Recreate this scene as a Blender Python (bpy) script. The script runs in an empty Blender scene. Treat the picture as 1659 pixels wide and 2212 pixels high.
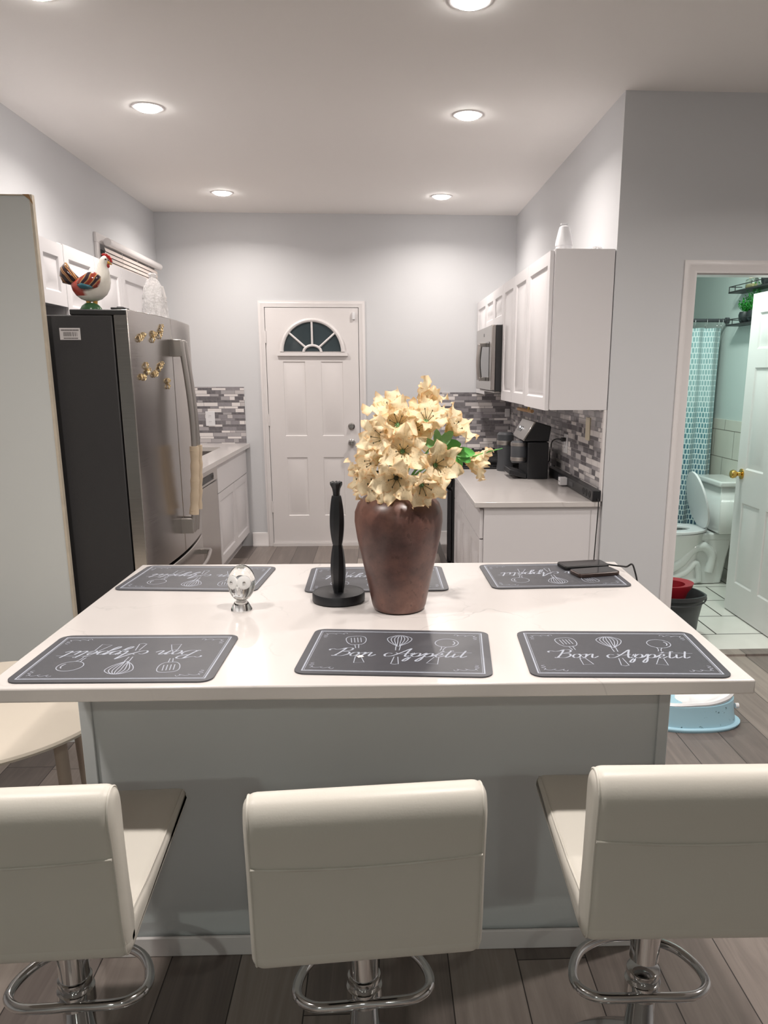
import bpy, bmesh, math, random
from mathutils import Vector, Matrix, Euler
PI = math.pi
R = math.radians
rnd = random.Random(7)
S = bpy.context.scene
COL = S.collection

# ------------------------------------------------------------------ camera, light, exposure
cam_d = bpy.data.cameras.new('camera'); cam = bpy.data.objects.new('camera', cam_d); COL.objects.link(cam)
F_PX = 1695.0
cam_d.sensor_fit = 'HORIZONTAL'; cam_d.sensor_width = 36; cam_d.lens = F_PX / 1659 * 36
cam_d.shift_x = -73.73 / 1659; cam_d.shift_y = 106.39 / 1659
cam_d.clip_start = .05
cam.location = (0, 0, 1.5255)
_p, _y, _r = .2346, .0476, .0011
fw = Vector((math.sin(_y) * math.cos(_p), math.cos(_y) * math.cos(_p), -math.sin(_p)))
rt = Vector((math.cos(_y), -math.sin(_y), 0)); up = rt.cross(fw)
rt2 = rt * math.cos(_r) + up * math.sin(_r); up2 = -rt * math.sin(_r) + up * math.cos(_r)
cam.rotation_euler = Matrix((rt2, up2, -fw)).transposed().to_euler()
S.camera = cam
S.view_settings.view_transform = 'Standard'; S.view_settings.look = 'None'
S.view_settings.exposure = 0.42; S.view_settings.gamma = 1; S.view_settings.use_curve_mapping = False
wd = bpy.data.worlds.new('world'); S.world = wd; wd.use_nodes = True
wd.node_tree.nodes['Background'].inputs[0].default_value = (.02, .024, .03, 1)
wd.node_tree.nodes['Background'].inputs[1].default_value = .3
KITCHEN_W = 10.0      # kitchen downlights, watts each
REAR_W = 14.0          # dining side downlights behind the camera
BATH_W = 20.0
WARM = (1.0, .925, .87)
REARC = (.93, 1.0, .90)
BATHC = (.88, 1.0, .92)

# ------------------------------------------------------------------ materials
def lin(c):
    if isinstance(c, str):
        c = [int(c[i:i + 2], 16) / 255 for i in (0, 2, 4)]
    return tuple(x / 12.92 if x <= .04045 else ((x + .055) / 1.055) ** 2.4 for x in c)
class NT:
    def __init__(s, name):
        s.m = bpy.data.materials.new(name); s.m.use_nodes = True; s.t = s.m.node_tree
        s.b = s.t.nodes['Principled BSDF']; s.out = s.t.nodes['Material Output']
    def n(s, typ, **kw):
        nd = s.t.nodes.new(typ)
        for k, v in kw.items():
            if k[0] == 'i' and k[1:].isdigit(): s.put(nd.inputs[int(k[1:])], v)
            elif k in nd.inputs and k not in ('color', 'operation'): s.put(nd.inputs[k], v)
            else: setattr(nd, k, v)
        return nd
    def put(s, sock, v):
        if isinstance(v, bpy.types.NodeSocket): s.t.links.new(v, sock)
        elif isinstance(v, bpy.types.Node): s.t.links.new(v.outputs[0], sock)
        else: sock.default_value = v
    def math(s, op, a, b=0.0, c=None, clamp=False):
        nd = s.t.nodes.new('ShaderNodeMath'); nd.operation = op; nd.use_clamp = clamp
        s.put(nd.inputs[0], a); s.put(nd.inputs[1], b)
        if c is not None: s.put(nd.inputs[2], c)
        return nd.outputs[0]
    def mix(s, f, a, b, bt='MIX'):
        nd = s.t.nodes.new('ShaderNodeMix'); nd.data_type = 'RGBA'; nd.blend_type = bt
        s.put(nd.inputs[0], f)
        for i, v in ((6, a), (7, b)): s.put(nd.inputs[i], (*v, 1) if isinstance(v, tuple) and len(v) == 3 else v)
        return nd.outputs[2]
    def ramp(s, f, stops, interp='LINEAR'):
        nd = s.t.nodes.new('ShaderNodeValToRGB'); cr = nd.color_ramp; cr.interpolation = interp
        while len(cr.elements) < len(stops): cr.elements.new(.5)
        for e, (p, c) in zip(cr.elements, stops): e.position = p; e.color = (*c, 1) if len(c) == 3 else c
        s.put(nd.inputs[0], f); return nd.outputs[0]
    def co(s, kind='Object'):
        return s.t.nodes.new('ShaderNodeTexCoord').outputs[kind]
    def noise(s, scale, detail=3, vec=None, rough=.5, dist=0):
        nd = s.t.nodes.new('ShaderNodeTexNoise'); nd.inputs['Scale'].default_value = scale
        nd.inputs['Detail'].default_value = detail; nd.inputs['Roughness'].default_value = rough
        nd.inputs['Distortion'].default_value = dist
        s.put(nd.inputs['Vector'], vec if vec is not None else s.co()); return nd
    def bump(s, h, strength=.2, dist=.002):
        nd = s.t.nodes.new('ShaderNodeBump'); nd.inputs['Strength'].default_value = strength
        nd.inputs['Distance'].default_value = dist; s.put(nd.inputs['Height'], h)
        s.t.links.new(nd.outputs[0], s.b.inputs['Normal'])
    def set(s, **kw):
        M = dict(color='Base Color', rough='Roughness', metal='Metallic', spec='Specular IOR Level', coat='Coat Weight',
                 croughness='Coat Roughness', trans='Transmission Weight', ior='IOR', alpha='Alpha', emit='Emission Color',
                 estr='Emission Strength', sss='Subsurface Weight', sheen='Sheen Weight', aniso='Anisotropic')
        for k, v in kw.items():
            if isinstance(v, tuple) and len(v) == 3: v = (*v, 1)
            s.put(s.b.inputs[M[k]], v)
        return s
def mat(name, c, rough=.5, metal=0, var=.04, vs=6, bs=0, bstr=.15, bd=.002, **kw):
    t = NT(name); c = lin(c)
    nz = t.noise(vs, 4)
    t.set(color=t.mix(nz.outputs[0], tuple(x * (1 - var) for x in c), tuple(min(1, x * (1 + var)) for x in c)),
          rough=t.math('MULTIPLY_ADD', nz.outputs[0], .08, rough - .04), metal=metal, **kw)
    if bs: t.bump(t.noise(bs, 3).outputs[0], bstr, bd)
    return t.m
M = {}
M['wall'] = mat('wall_paint', 'd2d3d5', .5, var=.012, vs=1.5, bs=220, bstr=.05, spec=.35)
M['ceiling'] = mat('ceiling_paint', 'f0edea', .8, var=.01, vs=1, bs=160, bstr=.05)
M['trim'] = mat('white_trim', 'e2dedd', .35, var=.01)
M['cab'] = mat('white_cabinet', 'dfdcdd', .33, var=.008, vs=3)
M['cabin'] = mat('cabinet_inside', '8a8078', .7)
M['bathwall'] = mat('bathroom_paint', 'c4cfcc', .55, var=.012, vs=1.5, bs=200, bstr=.05)
M['island'] = mat('island_paint', 'd0d4d5', .42, var=.02, vs=2.5, bs=120, bstr=.06)
M['panel'] = mat('raw_side_panel', 'd8dbd9', .5, var=.015, vs=2)
M['scuff'] = mat('scuffed_edge', 'cfc4b2', .6, var=.2, vs=25)
M['blackmetal'] = mat('black_metal', '2a2a2b', .42, var=.1)
M['fridgeblack'] = mat('fridge_black_side', '353435', .55, var=.05, bs=420, bstr=.2)
M['plblack'] = mat('black_plastic', '202124', .38, var=.1)
M['plgrey'] = mat('charcoal_plastic', '45474b', .4, var=.06)
M['chrome'] = mat('chrome', 'd0d0d0', .07, 1, var=.02)
M['nickel'] = mat('brushed_nickel', 'b5b3b0', .22, 1, var=.03)
M['brass'] = mat('polished_brass', 'd9b264', .12, 1, var=.03)
M['gold'] = mat('gold_metal', 'f3ddb0', .2, 1, var=.06, vs=60)
M['leather'] = mat('white_leatherette', 'cdc9c0', .42, var=.025, vs=9, bs=260, bstr=.14, bd=.001, spec=.4)
M['stitch'] = mat('stitching', 'a89c8e', .7)
M['porcelain'] = mat('white_porcelain', 'e2e4e2', .1, var=.01, coat=.4)
M['wplastic'] = mat('white_plastic', 'e4e4e6', .3, var=.01)
M['yplastic'] = mat('aged_plastic', 'd5ccb4', .4, var=.03)
M['red'] = mat('red_plastic', 'a01f2b', .35, var=.06)
M['bucket'] = mat('dark_grey_plastic', '3c3f41', .42, var=.08)
M['rubber'] = mat('black_rubber', '1a1a1b', .6)
M['tabletop'] = mat('cream_tabletop', 'ddd3c4', .3, var=.012)
M['tableleg'] = mat('beige_table_leg', 'b3a394', .5)
M['glassdark'] = mat('night_window_glass', '3b4549', .08, var=.35, vs=5)
M['screen'] = mat('dark_glass_screen', '1d1c1f', .06, var=.1)
M['blinds'] = mat('blind_slats', 'd6cac3', .5)
M['mug'] = mat('white_foam', 'efecea', .6, bs=300)
M['terracup'] = mat('black_pot', '22282a', .5)
M['leafg'] = mat('plastic_leaf', '66b85c', .35, var=.3, vs=30)
M['leafb'] = mat('sage_leaf', '84bd80', .35, var=.25, vs=25)
M['leafp'] = mat('potted_leaf', '2f8f35', .45, var=.35, vs=50)
M['stemd'] = mat('dark_stem', '4a4a30', .5)
M['oil'] = mat('amber_oil', 'b9ad86', .15)
M['blue'] = mat('pale_blue_plastic', 'a3cbdc', .35, var=.03)
M['phonecase'] = mat('black_phone_case', '1c1b1c', .45)
M['phonecase2'] = mat('worn_phone_case', '4a3a35', .35, var=.3, vs=80)
M['wood'] = mat('light_wood', 'a9855c', .5, var=.15, vs=30)
M['satin'] = mat('satin_aluminium', 'b9b4b0', .35, 1)
M['tag'] = mat('paper_tag', 'd6d2d2', .6)
M['ink'] = mat('printed_ink', '55504f', .6)
def steel():
    t = NT('brushed_stainless')
    mp = t.n('ShaderNodeMapping'); t.put(mp.inputs[0], t.co()); mp.inputs['Scale'].default_value = (3, 3, 160)
    nz = t.noise(3, 5, mp.outputs[0])
    t.set(color=t.mix(nz.outputs[0], lin('aba6a2'), lin('bfbab6')), metal=1.0,
          rough=t.math('MULTIPLY_ADD', nz.outputs[0], .10, .19))
    t.bump(nz.outputs[0], .05, .0005); return t.m
M['steel'] = steel()
def clearglass(name, c=(1, 1, 1), rough=.0, ior=1.5):
    t = NT(name); t.set(color=c, trans=1.0, rough=rough, ior=ior); return t.m
M['crystal'] = clearglass('crystal_glass', (.98, 1, .99), 0, 1.52)
M['paleglass'] = clearglass('pale_glass', (.93, .95, .88), .05, 1.3)
M['frost'] = NT('frosted_crystal').set(color=(.9, .9, .89), trans=.15, rough=.4, spec=.6).m
def filmy():
    t = NT('clear_plastic_film')
    nz = t.noise(45, 4, dist=1.5)
    t.set(color=(.95, .94, .95), rough=.12, alpha=t.math('MULTIPLY_ADD', nz.outputs[0], .9, .08, clamp=True))
    t.bump(t.noise(40, 3, dist=2).outputs[0], .8, .01); return t.m
M['film'] = filmy()
def emis(name, c, s):
    t = NT(name); t.set(color=(.9, .9, .9), emit=c, estr=s); return t.m
M['lamp'] = emis('lit_lamp_lens', (1, .96, .92), 50)
M['lampdome'] = emis('lit_glass_dome', (.9, 1, .94), 6)
M['led'] = emis('small_led', (1, 1, 1), 3)
def quartz(name, base='d0cbc8'):
    t = NT(name); co = t.co()
    d = t.noise(1.6, 5, co, .6)
    mp = t.n('ShaderNodeVectorMath', operation='MULTIPLY_ADD'); t.put(mp.inputs[0], d.outputs['Color']); mp.inputs[1].default_value = (.55, .55, .55); t.put(mp.inputs[2], co)
    v = t.n('ShaderNodeTexVoronoi', feature='DISTANCE_TO_EDGE'); t.put(v.inputs['Vector'], mp.outputs[0]); v.inputs['Scale'].default_value = 2.3
    line = t.math('SUBTRACT', 1, t.math('DIVIDE', v.outputs['Distance'], .010), clamp=True)
    brk = t.math('MULTIPLY_ADD', t.noise(5, 3, co).outputs[0], 3.2, -1.35, clamp=True)
    f = t.math('MULTIPLY', t.math('MULTIPLY', line, brk), .6)
    t.set(color=t.mix(f, lin(base), lin('a8a5a4')), rough=.16, spec=.5, coat=.15)
    return t.m
M['quartz'] = quartz('white_quartz')
def planks():
    t = NT('grey_wood_planks'); co = t.co(); sx = t.n('ShaderNodeSeparateXYZ', i0=co)
    u = t.math('DIVIDE', t.math('ADD', sx.outputs[0], 10 * .185 - .352 + .185), .185)
    col = t.math('FLOOR', u); fu = t.math('FRACT', u)
    wn = t.n('ShaderNodeTexWhiteNoise', noise_dimensions='1D'); t.put(wn.inputs['W'], col)
    v = t.math('DIVIDE', t.math('ADD', sx.outputs[1], t.math('MULTIPLY', wn.outputs[0], 5)), 1.22)
    row = t.math('FLOOR', v); fv = t.math('FRACT', v)
    cb = t.n('ShaderNodeCombineXYZ'); t.put(cb.inputs[0], col); t.put(cb.inputs[1], row)
    w2 = t.n('ShaderNodeTexWhiteNoise', noise_dimensions='3D'); t.put(w2.inputs['Vector'], cb)
    mp = t.n('ShaderNodeMapping', i0=co); mp.inputs['Scale'].default_value = (26, 1.6, 1)
    ad = t.n('ShaderNodeVectorMath', operation='MULTIPLY_ADD'); t.put(ad.inputs[0], w2.outputs['Color']); ad.inputs[1].default_value = (20, 20, 20); t.put(ad.inputs[2], mp.outputs[0])
    g = t.noise(1.0, 6, ad.outputs[0], .62, 1.2)
    g2 = t.noise(2.2, 3)
    tone = t.math('ADD', t.math('MULTIPLY', w2.outputs[0], .55), t.math('MULTIPLY', g.outputs[0], .6))
    c = t.ramp(tone, [(.12, lin('4b4442')), (.5, lin('726964')), (.72, lin('8c827b')), (1, lin('a89e95'))])
    c = t.mix(t.math('MULTIPLY', g2.outputs[0], .25), c, lin('6a625e'))
    e = t.math('MINIMUM', t.math('MULTIPLY', t.math('MINIMUM', fu, t.math('SUBTRACT', 1, fu)), .185), t.math('MULTIPLY', t.math('MINIMUM', fv, t.math('SUBTRACT', 1, fv)), 1.22))
    gap = t.math('LESS_THAN', e, .0016)
    t.set(color=t.mix(gap, c, lin('2f2a28')), rough=t.math('MULTIPLY_ADD', g.outputs[0], .2, .32), spec=.4)
    t.bump(t.math('SUBTRACT', g.outputs[0], t.math('MULTIPLY', gap, 2)), .12, .002); return t.m
M['planks'] = planks()
def mosaic(ax):
    t = NT('mosaic_tile_' + 'xy'[ax]); sx = t.n('ShaderNodeSeparateXYZ', i0=t.co())
    P = .052; z = t.math('DIVIDE', sx.outputs[2], P); k = t.math('FLOOR', z); f = t.math('FRACT', z)
    isb = t.math('GREATER_THAN', f, .62); row = t.math('ADD', t.math('MULTIPLY', k, 2), isb)
    rowh = t.math('MULTIPLY_ADD', isb, -.24, .62)
    fr = t.math('SUBTRACT', f, t.math('MULTIPLY', isb, .62))
    ev = t.math('MULTIPLY', t.math('MINIMUM', fr, t.math('SUBTRACT', rowh, fr)), P)
    wn = t.n('ShaderNodeTexWhiteNoise', noise_dimensions='1D'); t.put(wn.inputs['W'], row)
    Wd = .12
    u = t.math('DIVIDE', t.math('ADD', sx.outputs[ax], t.math('MULTIPLY', wn.outputs[0], 7)), Wd)
    uc = t.math('FLOOR', u); fu = t.math('FRACT', u)
    cb = t.n('ShaderNodeCombineXYZ'); t.put(cb.inputs[0], uc); t.put(cb.inputs[1], row)
    w2 = t.n('ShaderNodeTexWhiteNoise', noise_dimensions='3D'); t.put(w2.inputs['Vector'], cb)
    # some bricks are cut in two
    cut = t.math('MULTIPLY', t.math('GREATER_THAN', w2.outputs[0], .7), t.math('GREATER_THAN', fu, .62))
    eu1 = t.math('MINIMUM', fu, t.math('SUBTRACT', 1, fu))
    eu2 = t.math('ADD', t.math('ABSOLUTE', t.math('SUBTRACT', fu, .62)), t.math('LESS_THAN', w2.outputs[0], .7))
    eu = t.math('MULTIPLY', t.math('MINIMUM', eu1, eu2), Wd)
    cb2 = t.n('ShaderNodeCombineXYZ'); t.put(cb2.inputs[0], uc); t.put(cb2.inputs[1], row); t.put(cb2.inputs[2], t.math('ADD', cut, 3))
    w3 = t.n('ShaderNodeTexWhiteNoise', noise_dimensions='3D'); t.put(w3.inputs['Vector'], cb2)
    c = t.ramp(w3.outputs[0], [(0, lin('504d53')), (.22, lin('a5a1a4')), (.40, lin('858287')), (.58, lin('ebe6e4')), (.8, lin('c4bfbf')), (.9, lin('69666b'))], 'CONSTANT')
    c = t.mix(t.math('MULTIPLY', t.noise(30, 4, dist=1).outputs[0], .35), c, lin('c9c5c5'))
    g = t.math('LESS_THAN', t.math('MINIMUM', ev, eu), .0014)
    t.set(color=t.mix(g, c, lin('7d7a7b')), rough=t.math('MULTIPLY_ADD', g, .4, .18))
    t.bump(g, -.4, .002); return t.m
M['mosaic_x'] = mosaic(0); M['mosaic_y'] = mosaic(1)
def tiles(name, u_ax, v_ax, w, h, u0, v0, c1, c2, grout, gw=.004, offs=.5):
    t = NT(name); sx = t.n('ShaderNodeSeparateXYZ', i0=t.co())
    v = t.math('DIVIDE', t.math('SUBTRACT', sx.outputs[v_ax], v0), h); row = t.math('FLOOR', v); fv = t.math('FRACT', v)
    u = t.math('ADD', t.math('DIVIDE', t.math('SUBTRACT', sx.outputs[u_ax], u0), w), t.math('MULTIPLY', row, offs)); uc = t.math('FLOOR', u); fu = t.math('FRACT', u)
    e = t.math('MINIMUM', t.math('MULTIPLY', t.math('MINIMUM', fu, t.math('SUBTRACT', 1, fu)), w), t.math('MULTIPLY', t.math('MINIMUM', fv, t.math('SUBTRACT', 1, fv)), h))
    g = t.math('LESS_THAN', e, gw)
    nz = t.noise(4, 5, dist=.6)
    t.set(color=t.mix(g, t.mix(nz.outputs[0], lin(c1), lin(c2)), lin(grout)), rough=t.math('MULTIPLY_ADD', g, .5, .2))
    t.bump(g, -.3, .002); return t.m
M['bathfloor'] = tiles('white_floor_tile', 0, 1, .62, .355, 2.003, 4.391, 'e4e2dc', 'd3d2cc', '4d4a45', .005, -.3)
M['bathtile'] = tiles('beige_wall_tile', 1, 2, .34, .205, 5.735, .907, 'd8d4c8', 'c7c4b9', '7d786e', .003, .5)
def curtain():
    t = NT('curtain_fabric'); uv = t.n('ShaderNodeSeparateXYZ', i0=t.co('UV'))
    v = t.math('DIVIDE', uv.outputs[1], .041); row = t.math('FLOOR', v); fv = t.math('FRACT', v)
    u = t.math('ADD', t.math('DIVIDE', uv.outputs[0], .0215), t.math('MULTIPLY', row, .5)); fu = t.math('FRACT', u); uc = t.math('FLOOR', u)
    m = t.math('MULTIPLY', t.math('LESS_THAN', t.math('ABSOLUTE', t.math('SUBTRACT', fu, .5)), .33), t.math('LESS_THAN', t.math('ABSOLUTE', t.math('SUBTRACT', fv, .5)), .40))
    cb = t.n('ShaderNodeCombineXYZ'); t.put(cb.inputs[0], uc); t.put(cb.inputs[1], row)
    w = t.n('ShaderNodeTexWhiteNoise', noise_dimensions='3D'); t.put(w.inputs['Vector'], cb)
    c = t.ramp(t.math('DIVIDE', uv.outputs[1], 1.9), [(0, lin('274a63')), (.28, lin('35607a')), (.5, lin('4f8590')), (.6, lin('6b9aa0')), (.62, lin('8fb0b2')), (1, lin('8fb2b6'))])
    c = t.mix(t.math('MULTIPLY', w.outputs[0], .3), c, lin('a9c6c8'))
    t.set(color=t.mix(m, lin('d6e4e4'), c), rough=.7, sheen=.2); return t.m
M['curtain'] = curtain()
def petal():
    t = NT('cream_yellow_petal'); uv = t.n('ShaderNodeSeparateXYZ', i0=t.co('UV')); u = uv.outputs[0]; v = uv.outputs[1]
    au = t.math('ABSOLUTE', t.math('SUBTRACT', u, .5))
    nz = t.noise(26, 3)
    edge = t.math('MULTIPLY_ADD', t.math('ADD', t.math('MULTIPLY', au, 2), t.math('MULTIPLY', nz.outputs[0], .25)), 5, -4.55, clamp=True)
    tip = t.math('MULTIPLY_ADD', v, 5, -4.3, clamp=True)
    c = t.mix(nz.outputs[0], lin('fff3d6'), lin('fbe5b8'))
    c = t.mix(t.math('MULTIPLY', t.math('MAXIMUM', edge, tip), .5), c, lin('f2b46a'))
    c = t.mix(t.math('MULTIPLY_ADD', v, -2.4, .55, clamp=True), c, lin('e2c04a'))
    cv = t.n('ShaderNodeVectorMath', operation='MULTIPLY', i0=t.co('UV')); cv.inputs[1].default_value = (13, 22, 1)
    vo = t.n('ShaderNodeTexVoronoi'); t.put(vo.inputs['Vector'], cv.outputs[0]); vo.inputs['Scale'].default_value = 1.0
    sp = t.math('MULTIPLY', t.math('LESS_THAN', vo.outputs['Distance'], .17), t.math('MULTIPLY', t.math('LESS_THAN', au, .36), t.math('MULTIPLY', t.math('LESS_THAN', v, .72), t.math('GREATER_THAN', v, .15))))
    c = t.mix(t.math('MULTIPLY', sp, .7), c, lin('8a6432'))
    vein = t.math('MULTIPLY', t.math('LESS_THAN', au, t.math('MULTIPLY_ADD', v, -.040, .024)), t.math('LESS_THAN', v, .55))
    c = t.mix(t.math('MULTIPLY', vein, .7), c, lin('7c6a2c'))
    t.set(color=c, rough=.6, sheen=.15)
    # thin fabric: some light passes through
    tl = t.n('ShaderNodeBsdfTranslucent'); t.put(tl.inputs[0], c); mx = t.n('ShaderNodeMixShader'); mx.inputs[0].default_value = .28
    t.t.links.new(t.b.outputs[0], mx.inputs[1]); t.t.links.new(tl.outputs[0], mx.inputs[2]); t.t.links.new(mx.outputs[0], t.out.inputs[0])
    t.bump(t.n('ShaderNodeTexWave', Scale=9.0, Distortion=3.0).outputs[1], .15, .001); return t.m
M['petal'] = petal()
def vase_m():
    t = NT('mottled_brown_glaze'); n1 = t.noise(7, 6, rough=.65); n2 = t.noise(60, 3)
    c = t.ramp(n1.outputs[0], [(.3, lin('3f2c29')), (.45, lin('5d423c')), (.6, lin('775449')), (.78, lin('987468'))])
    c = t.mix(t.math('MULTIPLY', t.math('GREATER_THAN', n2.outputs[0], .66), .4), c, lin('3d2822'))
    mp = t.n('ShaderNodeMapping', i0=t.co()); mp.inputs['Scale'].default_value = (30, 30, 5); mp.inputs['Rotation'].default_value = (0, .35, 0)
    sc = t.math('GREATER_THAN', t.noise(1.0, 2, mp.outputs[0]).outputs[0], .80)
    c = t.mix(t.math('MULTIPLY', sc, .6), c, lin('c9b49c'))
    t.set(color=c, rough=t.math('MULTIPLY_ADD', n1.outputs[0], .25, .22), spec=.5); t.bump(n2.outputs[0], .05, .001); return t.m
M['vase'] = vase_m()
M['matblack'] = mat('placemat_charcoal', '46474c', .42, var=.03, vs=20, bs=500, bstr=.15, bd=.0006, spec=.45)
M['chalk'] = mat('chalk_line', 'a0a6b2', .6, var=.12, vs=120)
def rooster_mats():
    def striped(name, cols, sc, rot):
        t = NT(name); mp = t.n('ShaderNodeMapping', i0=t.co()); mp.inputs['Rotation'].default_value = rot
        w = t.n('ShaderNodeTexWave', Scale=sc, Distortion=4.0, i0=mp.outputs[0]); w.inputs['Detail'].default_value = 2
        t.set(color=t.ramp(w.outputs[1], cols), rough=.12, coat=.5); t.bump(w.outputs[1], .3, .002); return t.m
    M['r_tail'] = striped('glazed_tail', [(0, lin('241314')), (.55, lin('3a1d1e')), (.7, lin('6c2b22')), (.88, lin('c89a58')), (1, lin('4b2a2c'))], 14, (0, .6, 0))
    M['r_wing'] = striped('glazed_wing', [(0, lin('8e3a2c')), (.35, lin('a84c38')), (.55, lin('cfa566')), (.75, lin('4a3a40')), (1, lin('3a2a33'))], 11, (0, -.7, 0))
    t = NT('glazed_body'); sx = t.n('ShaderNodeSeparateXYZ', i0=t.co())
    nz = t.noise(20, 3, dist=1)
    c = t.mix(t.math('MULTIPLY_ADD', nz.outputs[0], 3, -1.6, clamp=True), lin('ebe6dc'), lin('c99d5b'))
    back = t.math('MULTIPLY_ADD', t.math('SUBTRACT', t.math('ADD', t.math('MULTIPLY', sx.outputs[0], -1), .02), t.math('MULTIPLY', nz.outputs[0], .03)), 50, 0, clamp=True)
    c = t.mix(t.math('MULTIPLY', back, t.math('GREATER_THAN', sx.outputs[2], .055)), lin('ebe6dc'), lin('a63c2c'))
    t.set(color=c, rough=.1, coat=.5); t.bump(t.n('ShaderNodeTexVoronoi', Scale=60.0).outputs[0], .25, .002); M['r_body'] = t.m
    M['r_blue'] = mat('glazed_blue', '2f5a66', .1, var=.3, vs=60, coat=.5)
    M['r_red'] = mat('glazed_red', 'b0302c', .12, coat=.5)
    M['r_beak'] = mat('glazed_yellow', 'd7a24c', .15)
    M['r_green'] = mat('glazed_green', '3f6b45', .2, var=.3, vs=40)
rooster_mats()

# ------------------------------------------------------------------ mesh helpers
class MB:
    def __init__(s): s.bm = bmesh.new(); s.uv = None
    def face(s, vs, m=0, uvs=None):
        try: f = s.bm.faces.new(vs)
        except ValueError: return None
        f.material_index = m
        if uvs:
            if s.uv is None: s.uv = s.bm.loops.layers.uv.new('UVMap')
            for l, q in zip(f.loops, uvs): l[s.uv].uv = q
        return f
    def poly(s, pts, m=0): return s.face([s.bm.verts.new(p) for p in pts], m)
    def box(s, a, b, m=0, T=None):
        (x0, y0, z0), (x1, y1, z1) = a, b
        P = [Vector(p) for p in ((x0, y0, z0), (x1, y0, z0), (x1, y1, z0), (x0, y1, z0), (x0, y0, z1), (x1, y0, z1), (x1, y1, z1), (x0, y1, z1))]
        if T: P = [T @ p for p in P]
        v = [s.bm.verts.new(p) for p in P]
        for q in ((3, 2, 1, 0), (4, 5, 6, 7), (0, 1, 5, 4), (1, 2, 6, 5), (2, 3, 7, 6), (3, 0, 4, 7)): s.face([v[i] for i in q], m)
        return s
    def loft(s, loops, m=0, caps=True, closed=False):
        L = [[s.bm.verts.new(p) for p in lp] for lp in loops]; n = len(L[0])
        rng = range(len(L)) if closed else range(len(L) - 1)
        for i in rng:
            a, b = L[i], L[(i + 1) % len(L)]
            for j in range(n): s.face([a[j], a[(j + 1) % n], b[(j + 1) % n], b[j]], m)
        if caps and not closed: s.face(L[0][::-1], m); s.face(L[-1], m)
        return s
    def prism(s, pts, ax, a0, a1, m=0):
        f = {'x': lambda p, a: (a, p[0], p[1]), 'y': lambda p, a: (p[0], a, p[1]), 'z': lambda p, a: (p[0], p[1], a)}[ax]
        return s.loft([[f(p, a0) for p in pts], [f(p, a1) for p in pts]], m)
    def lathe(s, prof, c=(0, 0, 0), n=32, m=0, T=None, caps=True):
        loops = []
        for r, z in prof:
            lp = []
            for k in range(n):
                a = 2 * PI * k / n; p = Vector((r * math.cos(a), r * math.sin(a), z))
                if T: p = T @ p
                lp.append(p + Vector(c))
            loops.append(lp)
        return s.loft(loops, m, caps)
    def cyl(s, p0, p1, r0, r1=None, n=20, m=0): return s.tube([p0, p1], [r0, r0 if r1 is None else r1], n, m)
    def tube(s, pts, r, n=10, m=0, closed=False, flat=1.0):
        pts = [Vector(p) for p in pts]; N = len(pts)
        rs = r if isinstance(r, (list, tuple)) else [r] * N
        t0 = ((pts[1] - pts[-1]) if closed else (pts[1] - pts[0])).normalized()
        nrm = t0.orthogonal().normalized(); loops = []; pt = t0
        for i, p in enumerate(pts):
            if closed: t = (pts[(i + 1) % N] - pts[i - 1]).normalized()
            else: t = (pts[min(i + 1, N - 1)] - pts[max(i - 1, 0)]).normalized()
            nrm = pt.rotation_difference(t) @ nrm; nrm = (nrm - t * nrm.dot(t)).normalized(); pt = t
            b = t.cross(nrm)
            loops.append([p + (nrm * math.cos(2 * PI * k / n) + b * math.sin(2 * PI * k / n) * flat) * rs[i] for k in range(n)])
        return s.loft(loops, m, True, closed)
    def sphere(s, c, r, n=16, m=0, T=None):
        if not hasattr(r, '__len__'): r = (r, r, r)
        k = n // 2; loops = []
        for i in range(k + 1):
            th = max(.02, min(PI - .02, PI * i / k)); lp = []
            for j in range(n):
                a = 2 * PI * j / n; p = Vector((r[0] * math.sin(th) * math.cos(a), r[1] * math.sin(th) * math.sin(a), r[2] * math.cos(th)))
                if T: p = T @ p
                lp.append(p + Vector(c))
            loops.append(lp)
        return s.loft(loops, m)
    def slab(s, o, U, V, w, h, t, panels=(), loops=((0, 0), (.012, -.006), (.03, -.006), (.05, -.001)), m=0):
        """thick door leaf; o = lower left of the FRONT face, U,V unit vectors, N = U x V is outwards; panels get nested steps"""
        o, U, V = Vector(o), Vector(U), Vector(V); Nn = U.cross(V)
        P = lambda u, v, n=0: o + U * u + V * v + Nn * n
        us = sorted({0, w, *[x for p in panels for x in (p[0], p[2])]}); vs = sorted({0, h, *[x for p in panels for x in (p[1], p[3])]})
        cache = {}
        def vert(u, v, n=0):
            k = (round(u, 5), round(v, 5), round(n, 5))
            if k not in cache: cache[k] = s.bm.verts.new(P(u, v, n))
            return cache[k]
        for i in range(len(us) - 1):
            for j in range(len(vs) - 1):
                a, b, c, d = us[i], vs[j], us[i + 1], vs[j + 1]; cu, cv = (a + c) / 2, (b + d) / 2
                pn = [p for p in panels if p[0] < cu < p[2] and p[1] < cv < p[3]]
                if not pn: s.face([vert(a, b), vert(c, b), vert(c, d), vert(a, d)], m)
        for p in panels:
            prev = None
            ring0 = [(u, p[1]) for u in us if p[0] <= u <= p[2]]
            for ins, dp in loops:
                a, b, c, d = p[0] + ins, p[1] + ins, p[2] - ins, p[3] - ins
                cur = [vert(a, b, dp), vert(c, b, dp), vert(c, d, dp), vert(a, d, dp)]
                if prev:
                    for k in range(4): s.face([prev[k], prev[(k + 1) % 4], cur[(k + 1) % 4], cur[k]], m)
                prev = cur
            s.face(prev, m)
        B = [s.bm.verts.new(P(*q)) for q in ((0, 0, -t), (w, 0, -t), (w, h, -t), (0, h, -t))]
        Fv = [s.bm.verts.new(P(*q)) for q in ((0, 0), (w, 0), (w, h), (0, h))]
        s.face(B[::-1], m)
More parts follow.
